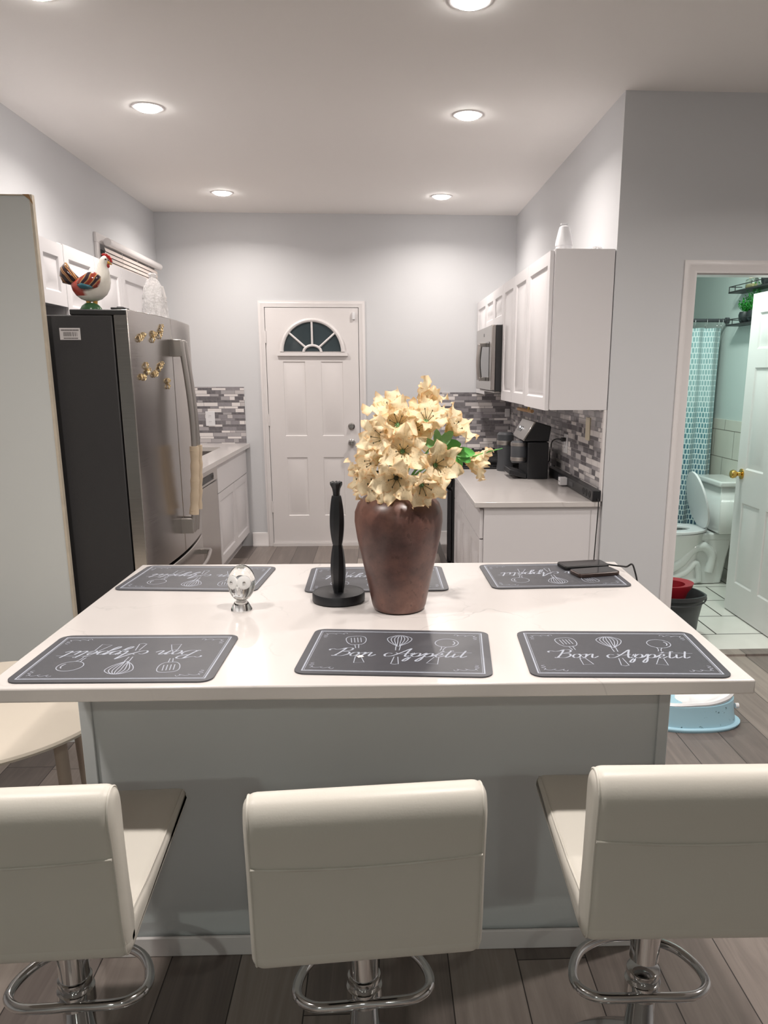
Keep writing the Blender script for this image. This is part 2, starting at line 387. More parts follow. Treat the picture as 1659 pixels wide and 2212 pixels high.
        for k in range(4): s.face([Fv[(k + 1) % 4], Fv[k], B[k], B[(k + 1) % 4]], m)
        return s
    def build(s, name, mats, parent=None, bevel=0, bseg=2, sub=0, smooth=42, loc=None, recalc=True):
        if recalc: bmesh.ops.recalc_face_normals(s.bm, faces=s.bm.faces)
        me = bpy.data.meshes.new(name)
        if parent:
            r = parent
            while r.parent: r = r.parent
            off = Vector(r.location)
        else:
            if loc is None:
                xs = [v.co for v in s.bm.verts]
                off = Vector(((min(v.x for v in xs) + max(v.x for v in xs)) / 2, (min(v.y for v in xs) + max(v.y for v in xs)) / 2, min(v.z for v in xs)))
            else: off = Vector(loc)
        bmesh.ops.translate(s.bm, verts=s.bm.verts, vec=-off)
        s.bm.to_mesh(me); s.bm.free()
        for m in (mats if isinstance(mats, (list, tuple)) else [mats]): me.materials.append(M[m] if isinstance(m, str) else m)
        for p in me.polygons: p.use_smooth = smooth > 0
        if smooth: me.set_sharp_from_angle(angle=R(smooth))
        o = bpy.data.objects.new(name, me); COL.objects.link(o)
        if parent: o.parent = parent
        else: o.location = off
        if bevel:
            b = o.modifiers.new('bevel', 'BEVEL'); b.width = bevel; b.segments = bseg; b.limit_method = 'ANGLE'; b.angle_limit = R(40); b.harden_normals = False
        if sub:
            q = o.modifiers.new('subsurf', 'SUBSURF'); q.levels = sub; q.render_levels = sub
        return o
def thing(name, label, cat, loc, group=None):
    o = bpy.data.objects.new(name, None); COL.objects.link(o); o.location = loc; o.empty_display_size = .1
    return tag(o, label, cat, group)
def tag(o, label, cat, group=None):
    o['label'] = label; o['category'] = cat
    if group: o['group'] = group
    return o
def struct(o): o['kind'] = 'structure'; return o
def copy_tree(o, loc, rz, label=None):
    r = o.copy(); COL.objects.link(r); r.location = loc; r.rotation_euler = (0, 0, rz)
    if label: r['label'] = label
    for ch in list(o.children):
        c = ch.copy(); COL.objects.link(c); c.parent = r
        for g in list(ch.children):
            d = g.copy(); COL.objects.link(d); d.parent = c
    return r
def boxpart(name, a, b, m, parent=None, bevel=0, loc=None): return MB().box(a, b).build(name, m, parent, bevel, loc=loc)
def smoothpath(pts, n=6, closed=False):
    P = [Vector(p) for p in pts]; out = []; N = len(P)
    for i in range(N if closed else N - 1):
        g = (lambda k: P[k % N]) if closed else (lambda k: P[max(0, min(N - 1, k))])
        a, b, c, d = g(i - 1), g(i), g(i + 1), g(i + 2)
        for k in range(n):
            t = k / n; out.append(.5 * ((2 * b) + (c - a) * t + (2 * a - 5 * b + 4 * c - d) * t * t + (3 * b - a - 3 * c + d) * t ** 3))
    if not closed: out.append(P[-1])
    return out
O0 = (0, 0, 0)

# ------------------------------------------------------------------ room shell
XL, XR, YB, YN, ZC = -1.85, 1.165, 7.04, 4.04, 2.819
struct(boxpart('floor', (-3.6, -4.2, -.06), (3.6, 7.3, 0), 'planks', loc=O0))
struct(boxpart('floor_bathroom', (1.265, 4.10, 0.0005), (2.62, 7.2, .006), 'bathfloor', loc=O0))
struct(boxpart('trim_1', (1.567, 4.03, 0), (2.33, 4.115, .012), 'planks', loc=O0))
struct(boxpart('ceiling', (-3.6, -4.2, ZC), (3.6, 7.3, ZC + .06), 'ceiling', loc=O0))
wl = MB(); wl.box((XL - .1, 3.16, 0), (XL, 5.60, ZC)); wl.box((XL - .1, 6.88, 0), (XL, YB, ZC)); wl.box((XL - .1, 5.60, 0), (XL, 6.88, 1.35)); wl.box((XL - .1, 5.60, 2.36), (XL, 6.88, ZC))
struct(wl.build('wall_left', 'wall', loc=O0))
struct(boxpart('wall_left_return', (-3.6, 3.16, 0), (XL - .1, 3.26, ZC), 'wall', loc=O0))
struct(boxpart('wall_back', (XL - .1, YB, 0), (1.265, YB + .1, ZC), 'wall', loc=O0))
struct(boxpart('wall_right', (XR, YN + .1, 0), (XR + .1, YB, ZC), 'wall', loc=O0))
wf = MB(); wf.box((XR, YN, 0), (1.567, YN + .1, ZC)); wf.box((2.33, YN, 0), (3.6, YN + .1, ZC)); wf.box((1.567, YN, 2.011), (2.33, YN + .1, ZC))
struct(wf.build('wall_front', 'wall', loc=O0))
struct(boxpart('wall_dining_left', (-3.7, -4.2, 0), (-3.6, 3.26, ZC), 'wall', loc=O0))
struct(boxpart('wall_dining_right', (3.6, -4.2, 0), (3.7, 4.14, ZC), 'wall', loc=O0))
struct(boxpart('wall_dining_back', (-3.7, -4.3, 0), (3.7, -4.2, ZC), 'wall', loc=O0))
struct(boxpart('wall_bathroom_right', (2.62, YN + .1, 1.19), (2.72, 7.2, ZC), 'bathwall', loc=O0))
struct(boxpart('wall_bathroom_tiled', (2.608, YN + .1, 0), (2.72, 7.1, 1.19), 'bathtile', loc=O0))
struct(boxpart('wall_bathroom_back', (1.265, 7.1, 0), (2.62, 7.2, ZC), 'bathwall', loc=O0))
struct(boxpart('wall_bathroom_left', (XR + .101, YN + .1, 0), (XR + .111, 7.1, ZC), 'bathwall', loc=O0))
def baseboard(name, a, b, dirn):
    (x0, y0), (x1, y1) = a, b; d = Vector((x1 - x0, y1 - y0, 0)); n = Vector((dirn[0], dirn[1], 0))
    prof = [(0, 0), (.022, 0), (.022, .012), (.014, .022), (.013, .105), (.008, .122), (0, .125)]
    struct(MB().loft([[Vector((x0, y0, 0)) + n * p + Vector((0, 0, z)) for p, z in prof], [Vector((x1, y1, 0)) + n * p + Vector((0, 0, z)) for p, z in prof]]).build(name, 'trim', loc=O0))
baseboard('baseboard_back', (-1.165, YB - .0005), (-1.024, YB - .0005), (0, -1))
baseboard('baseboard_back_right', (-.135, YB - .0005), (.47, YB - .0005), (0, -1))
baseboard('baseboard_front', (2.40, YN - .0005), (3.6, YN - .0005), (0, -1))
# back door casing and leaf
def casing(name, x0, x1, zt, y, w, side=-1, dep=.018):
    m = MB()
    prof = [(0, 0), (0, dep * .55), (w * .25, dep * .6), (w * .4, dep), (w * .8, dep * .8), (w, dep * .9), (w, 0)]
    def pth(fx):
        return [[Vector((x, y + side * d, z)) for (x, z, d) in [fx(o, d) for o, d in prof]]]
    # mitred frame: four stations
    st = []
    for k in range(4):
        lp = []
        for o, d in prof:
            o = w - o
            pt = [(x0 - o, 0), (x0 - o, zt + o), (x1 + o, zt + o), (x1 + o, 0)][k]
            lp.append(Vector((pt[0], y + side * d, pt[1])))
        st.append(lp)
    m.loft(st); return struct(m.build(name, 'trim', loc=O0))
casing('trim_2', -.978, -.176, 2.075, YB - .0005, .052)
casing('trim_3', 1.567, 2.33, 2.011, YN - .0005, .060)
jb = MB(); jb.box((1.567, YN, .012), (1.572, YN + .1, 2.011)); jb.box((2.325, YN, .012), (2.33, YN + .1, 2.011)); jb.box((1.567, YN, 2.004), (2.33, YN + .1, 2.011))
struct(jb.build('trim_4', 'trim', loc=O0))
struct(boxpart('trim_5', (-.978, YB - .03, 0), (-.176, YB - .0005, .028), 'trim', loc=O0))   # threshold
dl = thing('door_1', 'white panelled back door with half round window and two nickel locks', 'door', (-.577, YB - .012, .03))
del dl['label']; del dl['category']; struct(dl)
dx0, dy = -.972, YB - .012
pan = [(-.843, .983, -.636, 1.634), (-.517, .983, -.312, 1.634), (-.840, .271, -.639, .811), (-.517, .271, -.315, .811)]
MB().slab((dx0, dy, .03), (1, 0, 0), (0, 0, 1), .79, 2.041, .01, [(a - dx0, b - .03, c - dx0, d - .03) for a, b, c, d in pan],
          ((0, 0), (.008, .0), (.014, -.006), (.026, -.006), (.045, -.0015))).build('door_panel', 'trim', dl)
cx, cz, rr = -.578, 1.712, .262
g = MB(); n = 40
g.poly([(cx + (rr - .012) * math.cos(PI * k / n), dy - .006, cz + (rr - .012) * math.sin(PI * k / n)) for k in range(n + 1)]); g.build('door_glass', 'glassdark', dl)
f = MB()
f.tube([(cx + rr * math.cos(PI * k / n), dy - .008, cz - .004 + rr * math.sin(PI * k / n)) for k in range(n + 1)], .017, 8)
f.box((cx - rr - .04, dy - .022, cz - .038), (cx + rr + .04, dy, cz - .010))
f.tube([(cx + .075 * math.cos(PI * k / 20), dy - .010, cz - .006 + .055 * math.sin(PI * k / 20)) for k in range(21)], .011, 8)
for a in (38, 90, 142):
    c_, s_ = math.cos(R(a)), math.sin(R(a)); f.cyl((cx + .07 * c_, dy - .010, cz + .05 * s_), (cx + rr * c_, dy - .010, cz + rr * s_), .009, n=8)
f.build('window_frame', 'trim', dl)
TY = Matrix.Rotation(R(90), 4, 'X')      # lathe axis towards -Y
k1 = MB().lathe([(.03, 0), (.03, .008), (.022, .012), (.020, .018), (0.001, .019)], (-.255, dy, 1.074), 28, T=TY); k1.box((-.272, dy - .028, 1.069), (-.238, dy - .018, 1.079)); k1.build('deadbolt', 'nickel', dl)
MB().lathe([(.031, 0), (.031, .006), (.016, .012), (.014, .03), (.027, .04), (.030, .055), (.022, .066), (.010, .068), (.008, .062), (.001, .062)], (-.255, dy, .931), 28, T=TY).build('door_knob', 'nickel', dl)
for z in (1.83, 1.13, .36): MB().cyl((-.974, dy - .006, z - .05), (-.974, dy - .006, z + .05), .007, n=10).build('hinge', 'trim', dl)
sn = MB(); sn.box((-.232, dy - .022, 1.975), (-.208, dy, 2.035)); tag(sn.build('door_sensor', 'wplastic', bevel=.003), 'small white alarm sensor at the top corner of the back door', 'sensor')
sw = thing('light_switch', 'white light switch plate on back wall right of door above flowers', 'light switch', (.013, YB - .0005, 1.22))
boxpart('plate', (-.024, YB - .007, 1.205), (.05, YB - .0005, 1.335), 'wplastic', sw, .002); boxpart('toggle', (.005, YB - .014, 1.255), (.021, YB - .006, 1.285), 'wplastic', sw, .002)
# window with blind on the left wall
struct(boxpart('window_1', (XL - .09, 5.60, 1.35), (XL - .07, 6.88, 2.36), 'glassdark', loc=O0))
wt = MB(); wt.box((XL, 5.54, 1.35), (XL + .018, 5.60, 2.36)); wt.box((XL, 6.88, 1.35), (XL + .018, 6.94, 2.36)); wt.box((XL, 5.54, 2.36), (XL + .018, 6.94, 2.42)); wt.box((XL, 5.54, 1.29), (XL + .03, 6.94, 1.35))
struct(wt.build('trim_6', 'trim', loc=O0, bevel=.003))
bl = thing('window_blind', 'white slatted blind with round top rail above left cabinets', 'blind', (XL + .05, 6.24, 1.4))
MB().cyl((XL + .055, 5.64, 2.372), (XL + .055, 6.9, 2.372), .026, n=20).build('head_rail', 'trim', bl)
s_ = MB()
for k in range(34):
    z = 2.335 - k * .027; s_.poly([(XL + .043, 5.605, z), (XL + .050, 5.605, z - .0255), (XL + .050, 6.86, z - .0255), (XL + .043, 6.86, z)])
s_.build('slats', 'blinds', bl)
s_ = MB()
for y in (5.95, 6.3, 6.6): s_.cyl((XL + .052, y, 1.42), (XL + .052, y, 2.36), .0015, n=6)
s_.build('cord', 'trim', bl)

# backsplashes
def splash(name, a, b, m, label): return tag(boxpart(name, a, b, m, loc=O0), label, 'backsplash')
splash('tile_backsplash', (XL + .001, YB - .011, .905), (-1.18, YB - .001, 1.413), 'mosaic_x', 'grey and white mosaic tiling on back wall left of door')
splash('tile_backsplash', (XL + .001, 4.25, .905), (XL + .011, YB - .012, 1.28), 'mosaic_y', 'mosaic tiling on left wall behind the sink beyond fridge')
splash('tile_backsplash', (.47, YB - .011, .86), (XR - .012, YB - .001, 1.366), 'mosaic_x', 'grey mosaic tiling on back wall right behind stove')
splash('tile_backsplash', (XR - .011, 4.075, .86), (XR - .001, YB - .012, 1.345), 'mosaic_y', 'mosaic tiling on right wall behind coffee machine')
tag(boxpart('tile_edge_strip', (XR - .016, 4.048, .87), (XR - .001, 4.075, 1.345), 'trim', bevel=.003), 'pale vertical edge strip ending the right wall tiling', 'trim strip')

# ------------------------------------------------------------------ downlights
def downlight():
    t = thing('recessed_downlight', '', 'ceiling light', (0, 0, 0), 'recessed ceiling downlights')
    MB().lathe([(.058, -.002), (.076, -.004), (.082, -.001), (.082, .0), (.058, 0)], n=40).build('trim_ring', 'trim', t)
    MB().lathe([(.058, -.003), (.056, -.010), (.045, -.015), (.001, -.018)], n=40).build('lens', 'lamp', t)
    return t
d0 = downlight()
spots = [(-1.145, 6.30, 0, 'lit round downlight in ceiling farthest back on the left'), (.475, 6.34, 0, 'lit round downlight in ceiling farthest back on the right'),
         (-1.145, 4.40, 0, 'lit round downlight in ceiling middle row on the left'), (.465, 4.435, 0, 'lit round downlight in ceiling middle row on the right'),
         (-1.18, 3.17, 0, 'lit round downlight in ceiling just above the frame at upper left'), (.335, 3.17, 0, 'lit round downlight in ceiling cut by top edge of photo'),
         (-1.15, 1.30, 0, 'round downlight in ceiling above the left bar stool, out of view'), (.45, 1.30, 0, 'round downlight in ceiling above the right bar stool, out of view'), (2.15, 2.3, 0, 'round downlight in ceiling right of island, out of view'),
         (-1.1, -2.4, 1, 'round downlight over dining area, left one behind the camera'), (.5, -2.4, 1, 'round downlight over dining area, right one behind the camera')]
for i, (x, y, rear, lb) in enumerate(spots):
    o = d0 if i == 0 else copy_tree(d0, (x, y, ZC), 0)
    o.location = (x, y, ZC); o['label'] = lb
    L = bpy.data.lights.new('downlight_lamp', 'AREA'); L.shape = 'DISK'; L.size = .11; L.spread = R(150)
    L.energy = REAR_W * (1.6 if x < 0 else .5) if rear else KITCHEN_W * ({3.17: .6, 1.30: 1.7, 2.3: 2.2}.get(y, 1)); L.color = REARC if rear else WARM
    lo = bpy.data.objects.new('downlight_lamp', L); COL.objects.link(lo); lo.location = (x, y, ZC - .020);
bt = thing('bathroom_ceiling_light', 'round bathroom ceiling light out of view above the door', 'ceiling light', (1.85, 4.9, ZC))
MB().lathe([(.15, 0), (.15, -.02), (.13, -.03)], (1.85, 4.9, ZC), 40).build('base', 'nickel', bt)
MB().lathe([(.13, -.03), (.12, -.06), (.08, -.085), (.001, -.09)], (1.85, 4.9, ZC), 40).build('glass_dome', 'lampdome', bt)
L = bpy.data.lights.new('bathroom_lamp', 'AREA'); L.shape = 'DISK'; L.size = .24; L.energy = BATH_W; L.color = BATHC
lo = bpy.data.objects.new('bathroom_lamp', L); COL.objects.link(lo); lo.location = (1.85, 4.9, ZC - .095)

# ------------------------------------------------------------------ cabinets
PROF = ((0, 0), (.004, -.001), (.012, -.010), (.026, -.010), (.050, -.001))
def door_leaf(parent, face, y0, y1, z0, z1, x, name='door', t=.019):
    """face = +1 looks towards +X, -1 towards -X"""
    fr = .058
    w = y1 - y0; h = z1 - z0; pn = [(fr, fr, w - fr, h - fr)] if (w > .2 and h > .25) else []
    if face > 0: o, U = (x, y0, z0), (0, 1, 0)
    else: o, U = (x, y1, z0), (0, -1, 0)
    return MB().slab(o, U, (0, 0, 1), w, h, t, pn, PROF).build(name, 'cab', parent, smooth=25)
def upper(name, label, x0, x1, y0, y1, z0, z1, face, ys, group=None):
    t = thing(name, label, 'cabinet', ((x0 + x1) / 2, (y0 + y1) / 2, z0), group)
    fx = x1 if face > 0 else x0
    bx = (x0, x1 - .0205) if face > 0 else (x0 + .0205, x1)
    MB().box((bx[0], y0 + .0008, z0), (bx[1], y1 - .0008, z1)).build('body', 'cab', t, .0015)
    for a, b in zip(ys[:-1], ys[1:]): door_leaf(t, face, a + .0015, b - .0015, z0 - .004, z1 - .006, fx)
    return t
GW = 'white wall cabinets on the right wall'
u1 = upper('wall_cabinet', 'nearest tall white wall cabinet on right wall with plain side facing room', .842, XR - .0015, 4.055, 4.65, 1.347, 2.120, -1, [4.058, 4.65], GW)
boxpart('side_panel', (.866, 4.048, 1.345), (XR - .004, 4.055, 2.122), 'cab', u1, .001)
upper('wall_cabinet', 'tall two-door white wall cabinet between nearest cabinet and microwave', .842, XR - .0015, 4.65, 5.56, 1.352, 2.120, -1, [4.652, 5.105, 5.558], GW)
upper('wall_cabinet', 'short two-door white wall cabinet right above the microwave', .842, XR - .0015, 5.56, 6.45, 1.86, 2.120, -1, [5.562, 6.005, 6.448], GW)
upper('wall_cabinet', 'tall white wall cabinet in far right corner beyond microwave', .842, XR - .0015, 6.45, YB - .013, 1.368, 2.120, -1, [6.452, YB - .02], GW)
GL = 'white wall cabinets on the left wall'
upper('wall_cabinet', 'short white wall cabinet on left wall next to side panel above fridge', XL + .0015, -1.525, 3.17, 4.115, 1.845, 2.134, 1, [3.5, 3.81, 4.113], GL)
upper('wall_cabinet', 'white two-door wall cabinet on left wall behind rooster figurine', XL + .0015, -1.525, 4.115, 4.998, 1.79, 2.140, 1, [4.117, 4.542, 4.996], GL)
upper('wall_cabinet', 'farthest white wall cabinet on left wall beside window blind', XL + .0015, -1.525, 4.998, 5.53, 1.36, 2.140, 1, [5.0, 5.528], GL)
# right base run
def base_unit(name, label, x0, x1, y0, y1, zt, face, doors, drawers=None, toe=.1, hollow=False):
    t = thing(name, label, 'cabinet', ((x0 + x1) / 2, (y0 + y1) / 2, 0))
    fx = x1 if face > 0 else x0; b0, b1 = (x0, x1 - .0205) if face > 0 else (x0 + .0205, x1)
    cb = MB(); Y0, Y1 = y0 + .0005, y1 - .0005
    if hollow:
        cb.box((b0, Y0, toe), (b1, Y0 + .018, zt)); cb.box((b0, Y1 - .018, toe), (b1, Y1, zt)); cb.box((b0, Y0 + .018, toe), (b1, Y1 - .018, toe + .018)); cb.box((b1 - .02, Y0 + .018, toe + .018), (b1, Y1 - .018, zt)); cb.box((b0, Y0 + .018, toe + .018), (b0 + .01, Y1 - .018, zt))
    else: cb.box((b0, Y0, toe), (b1, Y1, zt))
    cb.build('body', 'cab', t, 0 if hollow else .0015)
    q0, q1 = (x0, x1 - .075) if face > 0 else (x0 + .075, x1)
    MB().box((q0, y0 + .001, 0), (q1, y1 - .001, toe)).build('toe_kick', 'cab', t)
    for a, b in zip(doors[:-1], doors[1:]): door_leaf(t, face, a + .002, b - .002, toe + .03, (.665 if drawers else zt - .01), fx)
    if drawers:
        for a, b in zip(drawers[:-1], drawers[1:]):
            w = b - a - .004
            if face > 0: o, U = (fx, a + .002, .672), (0, 1, 0)
            else: o, U = (fx, b - .002, .672), (0, -1, 0)
            MB().slab(o, U, (0, 0, 1), w, zt - .012 - .672, .019).build('drawer', 'cab', t, .003)
    return t
b1 = base_unit('base_cabinet', 'white base cabinet on right with plain end panel facing the island', .520, XR - .0015, 4.062, 5.50, .8425, -1, [4.066, 4.54, 5.02, 5.498], [4.066, 4.78, 5.498])
boxpart('side_panel', (.541, 4.055, .0), (1.142, 4.0615, .842), 'cab', b1, .001)
base_unit('base_cabinet', 'narrow white base cabinet in far right corner beyond the stove', .520, XR - .0015, 6.42, YB - .002, .8425, -1, [6.424, YB - .004], [6.424, YB - .004])
tag(boxpart('countertop', (.488, 4.035, .8435), (XR - .0125, 5.50, .872), 'quartz', bevel=.003), 'white quartz countertop on right cabinets under coffee machine', 'countertop')
tag(boxpart('countertop', (.488, 6.42, .8435), (XR - .0125, YB - .013, .872), 'quartz', bevel=.003), 'short white quartz countertop strip beyond the stove', 'countertop')
# left base run
dw = thing('dishwasher', 'stainless dishwasher under left counter beyond the fridge', 'dishwasher', (-1.5, 5.37, 0))
boxpart('body', (-1.84, 5.01, .1), (-1.215, 5.745, .89), 'blackmetal', dw)
MB().box((-1.214, 5.012, .11), (-1.190, 5.745, .775)).build('door', 'steel', dw, .006)
MB().box((-1.214, 5.012, .78), (-1.186, 5.745, .885)).build('control_panel', 'steel', dw, .006)
hd = MB(); hd.box((-1.187, 5.16, .80), (-1.181, 5.60, .845)); hd.build('handle_recess', 'blackmetal', dw, .003)
MB().lathe([(.012, 0), (.012, .012), (.001, .014)], (-1.182, 5.56, .822), 16, T=Matrix.Rotation(R(90), 4, 'Y')).build('button', 'chrome', dw)
boxpart('toe_kick', (-1.84, 5.01, 0), (-1.26, 5.745, .1), 'blackmetal', dw)
base_unit('sink_cabinet', 'white sink base cabinet left of back door with two panelled doors', XL + .0015, -1.190, 5.755, YB - .002, .893, 1, [5.76, 6.40, 7.03], [5.76, 7.03], hollow=True)
base_unit('base_cabinet', 'white base cabinet hidden between the fridge and dishwasher', XL + .0015, -1.190, 4.24, 5.0, .893, 1, [4.245, 4.62, 4.995])
ct = MB()
xs = [XL + .0125, -1.70, -1.33, -1.152]; ysn = [4.23, 5.86, 6.66, YB - .0125]
for i in range(3):
    for j in range(3):
        if not (i == 1 and j == 1): ct.box((xs[i], ysn[j], .895), (xs[i + 1], ysn[j + 1], .928))
bmesh.ops.remove_doubles(ct.bm, verts=ct.bm.verts, dist=.0001)
tag(ct.build('countertop', 'quartz', smooth=0), 'white quartz countertop on left with undermount sink cutout', 'countertop')
sk = MB(); ins = [(0, .897), (.0, .896), (.02, .72), (.035, .70)]
sk.loft([[(-1.705 + i, 5.855 + i, z), (-1.325 - i, 5.855 + i, z), (-1.325 - i, 6.665 - i, z), (-1.705 + i, 6.665 - i, z)] for i, z in ins], caps=False)
sk.poly([(-1.67, 5.89, .70), (-1.36, 5.89, .70), (-1.36, 6.63, .70), (-1.67, 6.63, .70)])
sk_o = tag(sk.build('kitchen_sink', 'steel', recalc=False), 'stainless undermount sink set into the left countertop', 'sink')
def outlet(name, label, c, n, w=.075, h=.12, m='wplastic', sock=True):
    c = Vector(c); n = Vector(n); u = Vector((0, 0, 1)).cross(n)
    t = thing(name, label, 'outlet', c - Vector((0, 0, h / 2)))
    T = Matrix((u, Vector((0, 0, 1)), n)).transposed().to_4x4(); T.translation = c
    MB().box((-w / 2, -h / 2, 0), (w / 2, h / 2, .006), T=T).build('plate', m, t, .002)
    if sock:
        for z in (-.025, .025): MB().box((-.016, z - .013, .006), (.016, z + .013, .0075), T=T).build('socket', m, t, .003)
        d = MB()
        for z in (-.025, .025):
            for x in (-.007, .005): d.box((x, z - .004, .0075), (x + .002, z + .005, .008), T=T)
        d.build('slots', 'ink', t)
    return t
outlet('wall_outlet', 'white outlet on mosaic tiling left of the back door', (-1.482, YB - .0115, 1.142), (0, -1, 0), .08, .125)
outlet('wall_outlet', 'small pale outlet in far right corner beside coffee machine top', (1.125, YB - .0115, 1.19), (0, -1, 0), .045, .07, sock=False)
outlet('wall_outlet', 'yellowed blank plate on right mosaic tiling nearest the wall end', (XR - .0115, 4.36, 1.228), (-1, 0, 0), .085, .125, 'yplastic', sock=False)
outlet('wall_outlet', 'white outlet on right mosaic tiling with a black plug in it', (XR - .0115, 4.87, 1.105), (-1, 0, 0), .085, .115)

# ------------------------------------------------------------------ fridge
fr = thing('refrigerator', 'tall stainless french door refrigerator with black side, beside white panel', 'refrigerator', (-1.37, 3.70, 0))
MB().box((-1.80, 3.2, .02), (-1.026, 4.212, 1.743)).build('body', 'fridgeblack', fr, .004)
MB().box((-1.185, 3.2, 1.7435), (-.972, 4.21, 1.764)).build('hinge_cover', 'blackmetal', fr, .004)
hg = MB(); hg.box((-1.03, 3.205, 1.7645), (-.975, 3.26, 1.772)); hg.cyl((-1.0, 3.23, 1.764), (-1.0, 3.23, 1.776), .014); hg.build('hinge', 'blackmetal', fr, .002)
def arcx(y, base=-.967): return base + .034 * math.sin(PI * (y - 3.2) / 1.012) ** .8
def curved(y0, y1, z0, z1, xb=-1.022, n=14, name='door', m='steel'):
    pts = [(xb, y0)] + [(arcx(min(max(y, 3.2001), 4.2119)), y) for y in [y0 + (y1 - y0) * k / n for k in range(n + 1)]] + [(xb, y1)]
    return MB().prism([(x, y) for x, y in pts], 'z', z0, z1).build(name, m, fr, .004, smooth=30)
dL = curved(3.202, 3.703, .700, 1.765); dR = curved(3.709, 4.210, .700, 1.765)
fz = curved(3.202, 4.210, .060, .685, name='freezer_drawer')
boxpart('toe_grille', (-1.7, 3.21, .0), (-1.03, 4.2, .055), 'blackmetal', fr)
def bar_handle(parent, y):
    pts = [(-.935 + .050 + .030 * math.sin(PI * k / 16), y, .80 + (1.665 - .80) * k / 16) for k in range(17)]
    h = MB(); h.tube(pts, .013, 12, flat=.8)
    for z0, z1 in ((1.60, 1.672), (.795, .865)): h.box((-.940, y - .013, z0), (-.882, y + .013, z1))
    return h.build('handle', 'satin', parent, .002)
bar_handle(dL, 3.672); bar_handle(dR, 3.742)
def sleeve(y, z0, z1, label):
    pts = []; rs = []
    for k in range(15):
        z = z0 + (z1 - z0) * k / 14; f_ = (z - .80) / .865; pts.append((-.885 + .030 * math.sin(PI * f_), y, z)); rs.append(.019 + .002 * math.sin(k * 2.1) + (.003 if k in (0, 14) else 0))
    m = MB(); m.tube(pts, rs, 14, flat=1.1)
    for z in (z0 + .02, z1 - .02, (z0 + z1) / 2): m.tube([(-.885 + .03 * math.sin(PI * (z - .8) / .865) + .0205 * math.cos(a), y + .022 * math.sin(a), z) for a in [2 * PI * k / 16 for k in range(16)]], .0012, 6, closed=True)
    tag(m.build('handle_cover', CLOTH, smooth=60), label, 'handle cover')
t_ = NT('cream_quilted_cloth'); v_ = t_.n('ShaderNodeTexWave', Scale=18.0, Distortion=2.0); t_.set(color=t_.mix(v_.outputs[1], lin('d9cbb6'), lin('c0a88a')), rough=.85); t_.bump(v_.outputs[1], .3, .002); CLOTH = t_.m
sleeve(3.672, .885, 1.20, 'cream cloth cover on the nearer fridge door handle'); sleeve(3.742, .90, 1.20, 'cream cloth cover on the farther fridge door handle')
h = MB(); h.tube([(arcx(y) + .045 + .02 * math.sin(PI * (y - 3.3) / .8), y, .615) for y in [3.3 + .8 * k / 16 for k in range(17)]], .013, 12, flat=.8)
for y in (3.31, 4.09): h.box((arcx(y) - .003, y - .02, .602), (arcx(y) + .05, y + .02, .628))
h.build('handle', 'steel', fz, .002)
# barcode sticker on the side
st = MB(); st.box((-1.228, 3.1985, 1.651), (-1.150, 3.1999, 1.695))
for k in range(22):
    if rnd.random() < .75: st.box((-1.214 + k * .0024, 3.1982, 1.664), (-1.214 + k * .0024 + .0013, 3.1984, 1.680), 1)
for k in range(16): st.box((-1.222 + k * .0042, 3.1982, 1.684), (-1.222 + k * .0042 + .003, 3.1984, 1.6895), 1)
for k in range(13): st.box((-1.214 + k * .0042, 3.1982, 1.6545), (-1.214 + k * .0042 + .003, 3.1984, 1.659), 1)
st.build('barcode_sticker', ['tag', 'ink'], fr)
# ornate gold magnets
def magnet(y, z, ps, label, s=1.0):
    m = MB()
    for (a, b, r, tilt) in ps:
        yy = y + a * s; zz = z + b * s; x = arcx(yy) + .006
        m.tube([(x + .003 * math.cos(2 * q), yy + r * s * math.cos(q) * .8, zz + r * s * math.sin(q + tilt)) for q in [2 * PI * k / 14 for k in range(14)]], .0026 * s, 6, closed=True)
        m.sphere((x + .004, yy + r * s * .3, zz + r * s * .2), .0038 * s, 8)
        m.sphere((x + .002, yy - r * s * .7, zz - r * s * .5), .0034 * s, 8)
    m.cyl((arcx(y) - .0004, y, z), (arcx(y) + .006, y, z), .006)
    tag(m.build('fridge_magnet', 'gold', smooth=60), label, 'magnet', 'gold magnets on the fridge door')
magnet(3.300, 1.665, [(-.018, -.006, .012, .3), (.0, 0, .013, 0), (.022, .008, .011, .8), (.034, .012, .008, 0)], 'gold ornate magnet high on fridge door, nearest the black side')
magnet(3.445, 1.680, [(-.016, -.018, .012, .3), (-.006, .004, .013, 0), (.018, .004, .010, .6)], 'gold ornate magnet high on fridge door, middle of top row')
magnet(3.535, 1.698, [(-.012, -.016, .013, .5), (.004, .004, .011, 0), (.018, .022, .010, .9)], 'gold ornate magnet high on fridge door, closest to the handle')
magnet(3.290, 1.512, [(-.016, 0, .011, .3), (.012, -.002, .012, 0)], 'gold ornate magnet lowest left of the lower fridge cluster')
magnet(3.345, 1.540, [(-.012, .016, .013, .3), (.012, -.004, .012, .7), (-.008, -.012, .009, 0)], 'gold ornate magnet peaking in the lower fridge cluster')
magnet(3.425, 1.525, [(-.012, -.004, .011, .3), (.014, 0, .012, 0)], 'gold ornate magnet in the dip of the lower fridge cluster')
magnet(3.500, 1.550, [(-.018, -.006, .011, .3), (.0, .006, .012, 0), (.022, .014, .011, .5)], 'gold ornate magnet rising right in the lower fridge cluster')
magnet(3.590, 1.483, [(-.010, .010, .010, .3), (.008, .012, .010, 0), (0, -.014, .009, .6)], 'single small gold magnet beside the fridge handle')
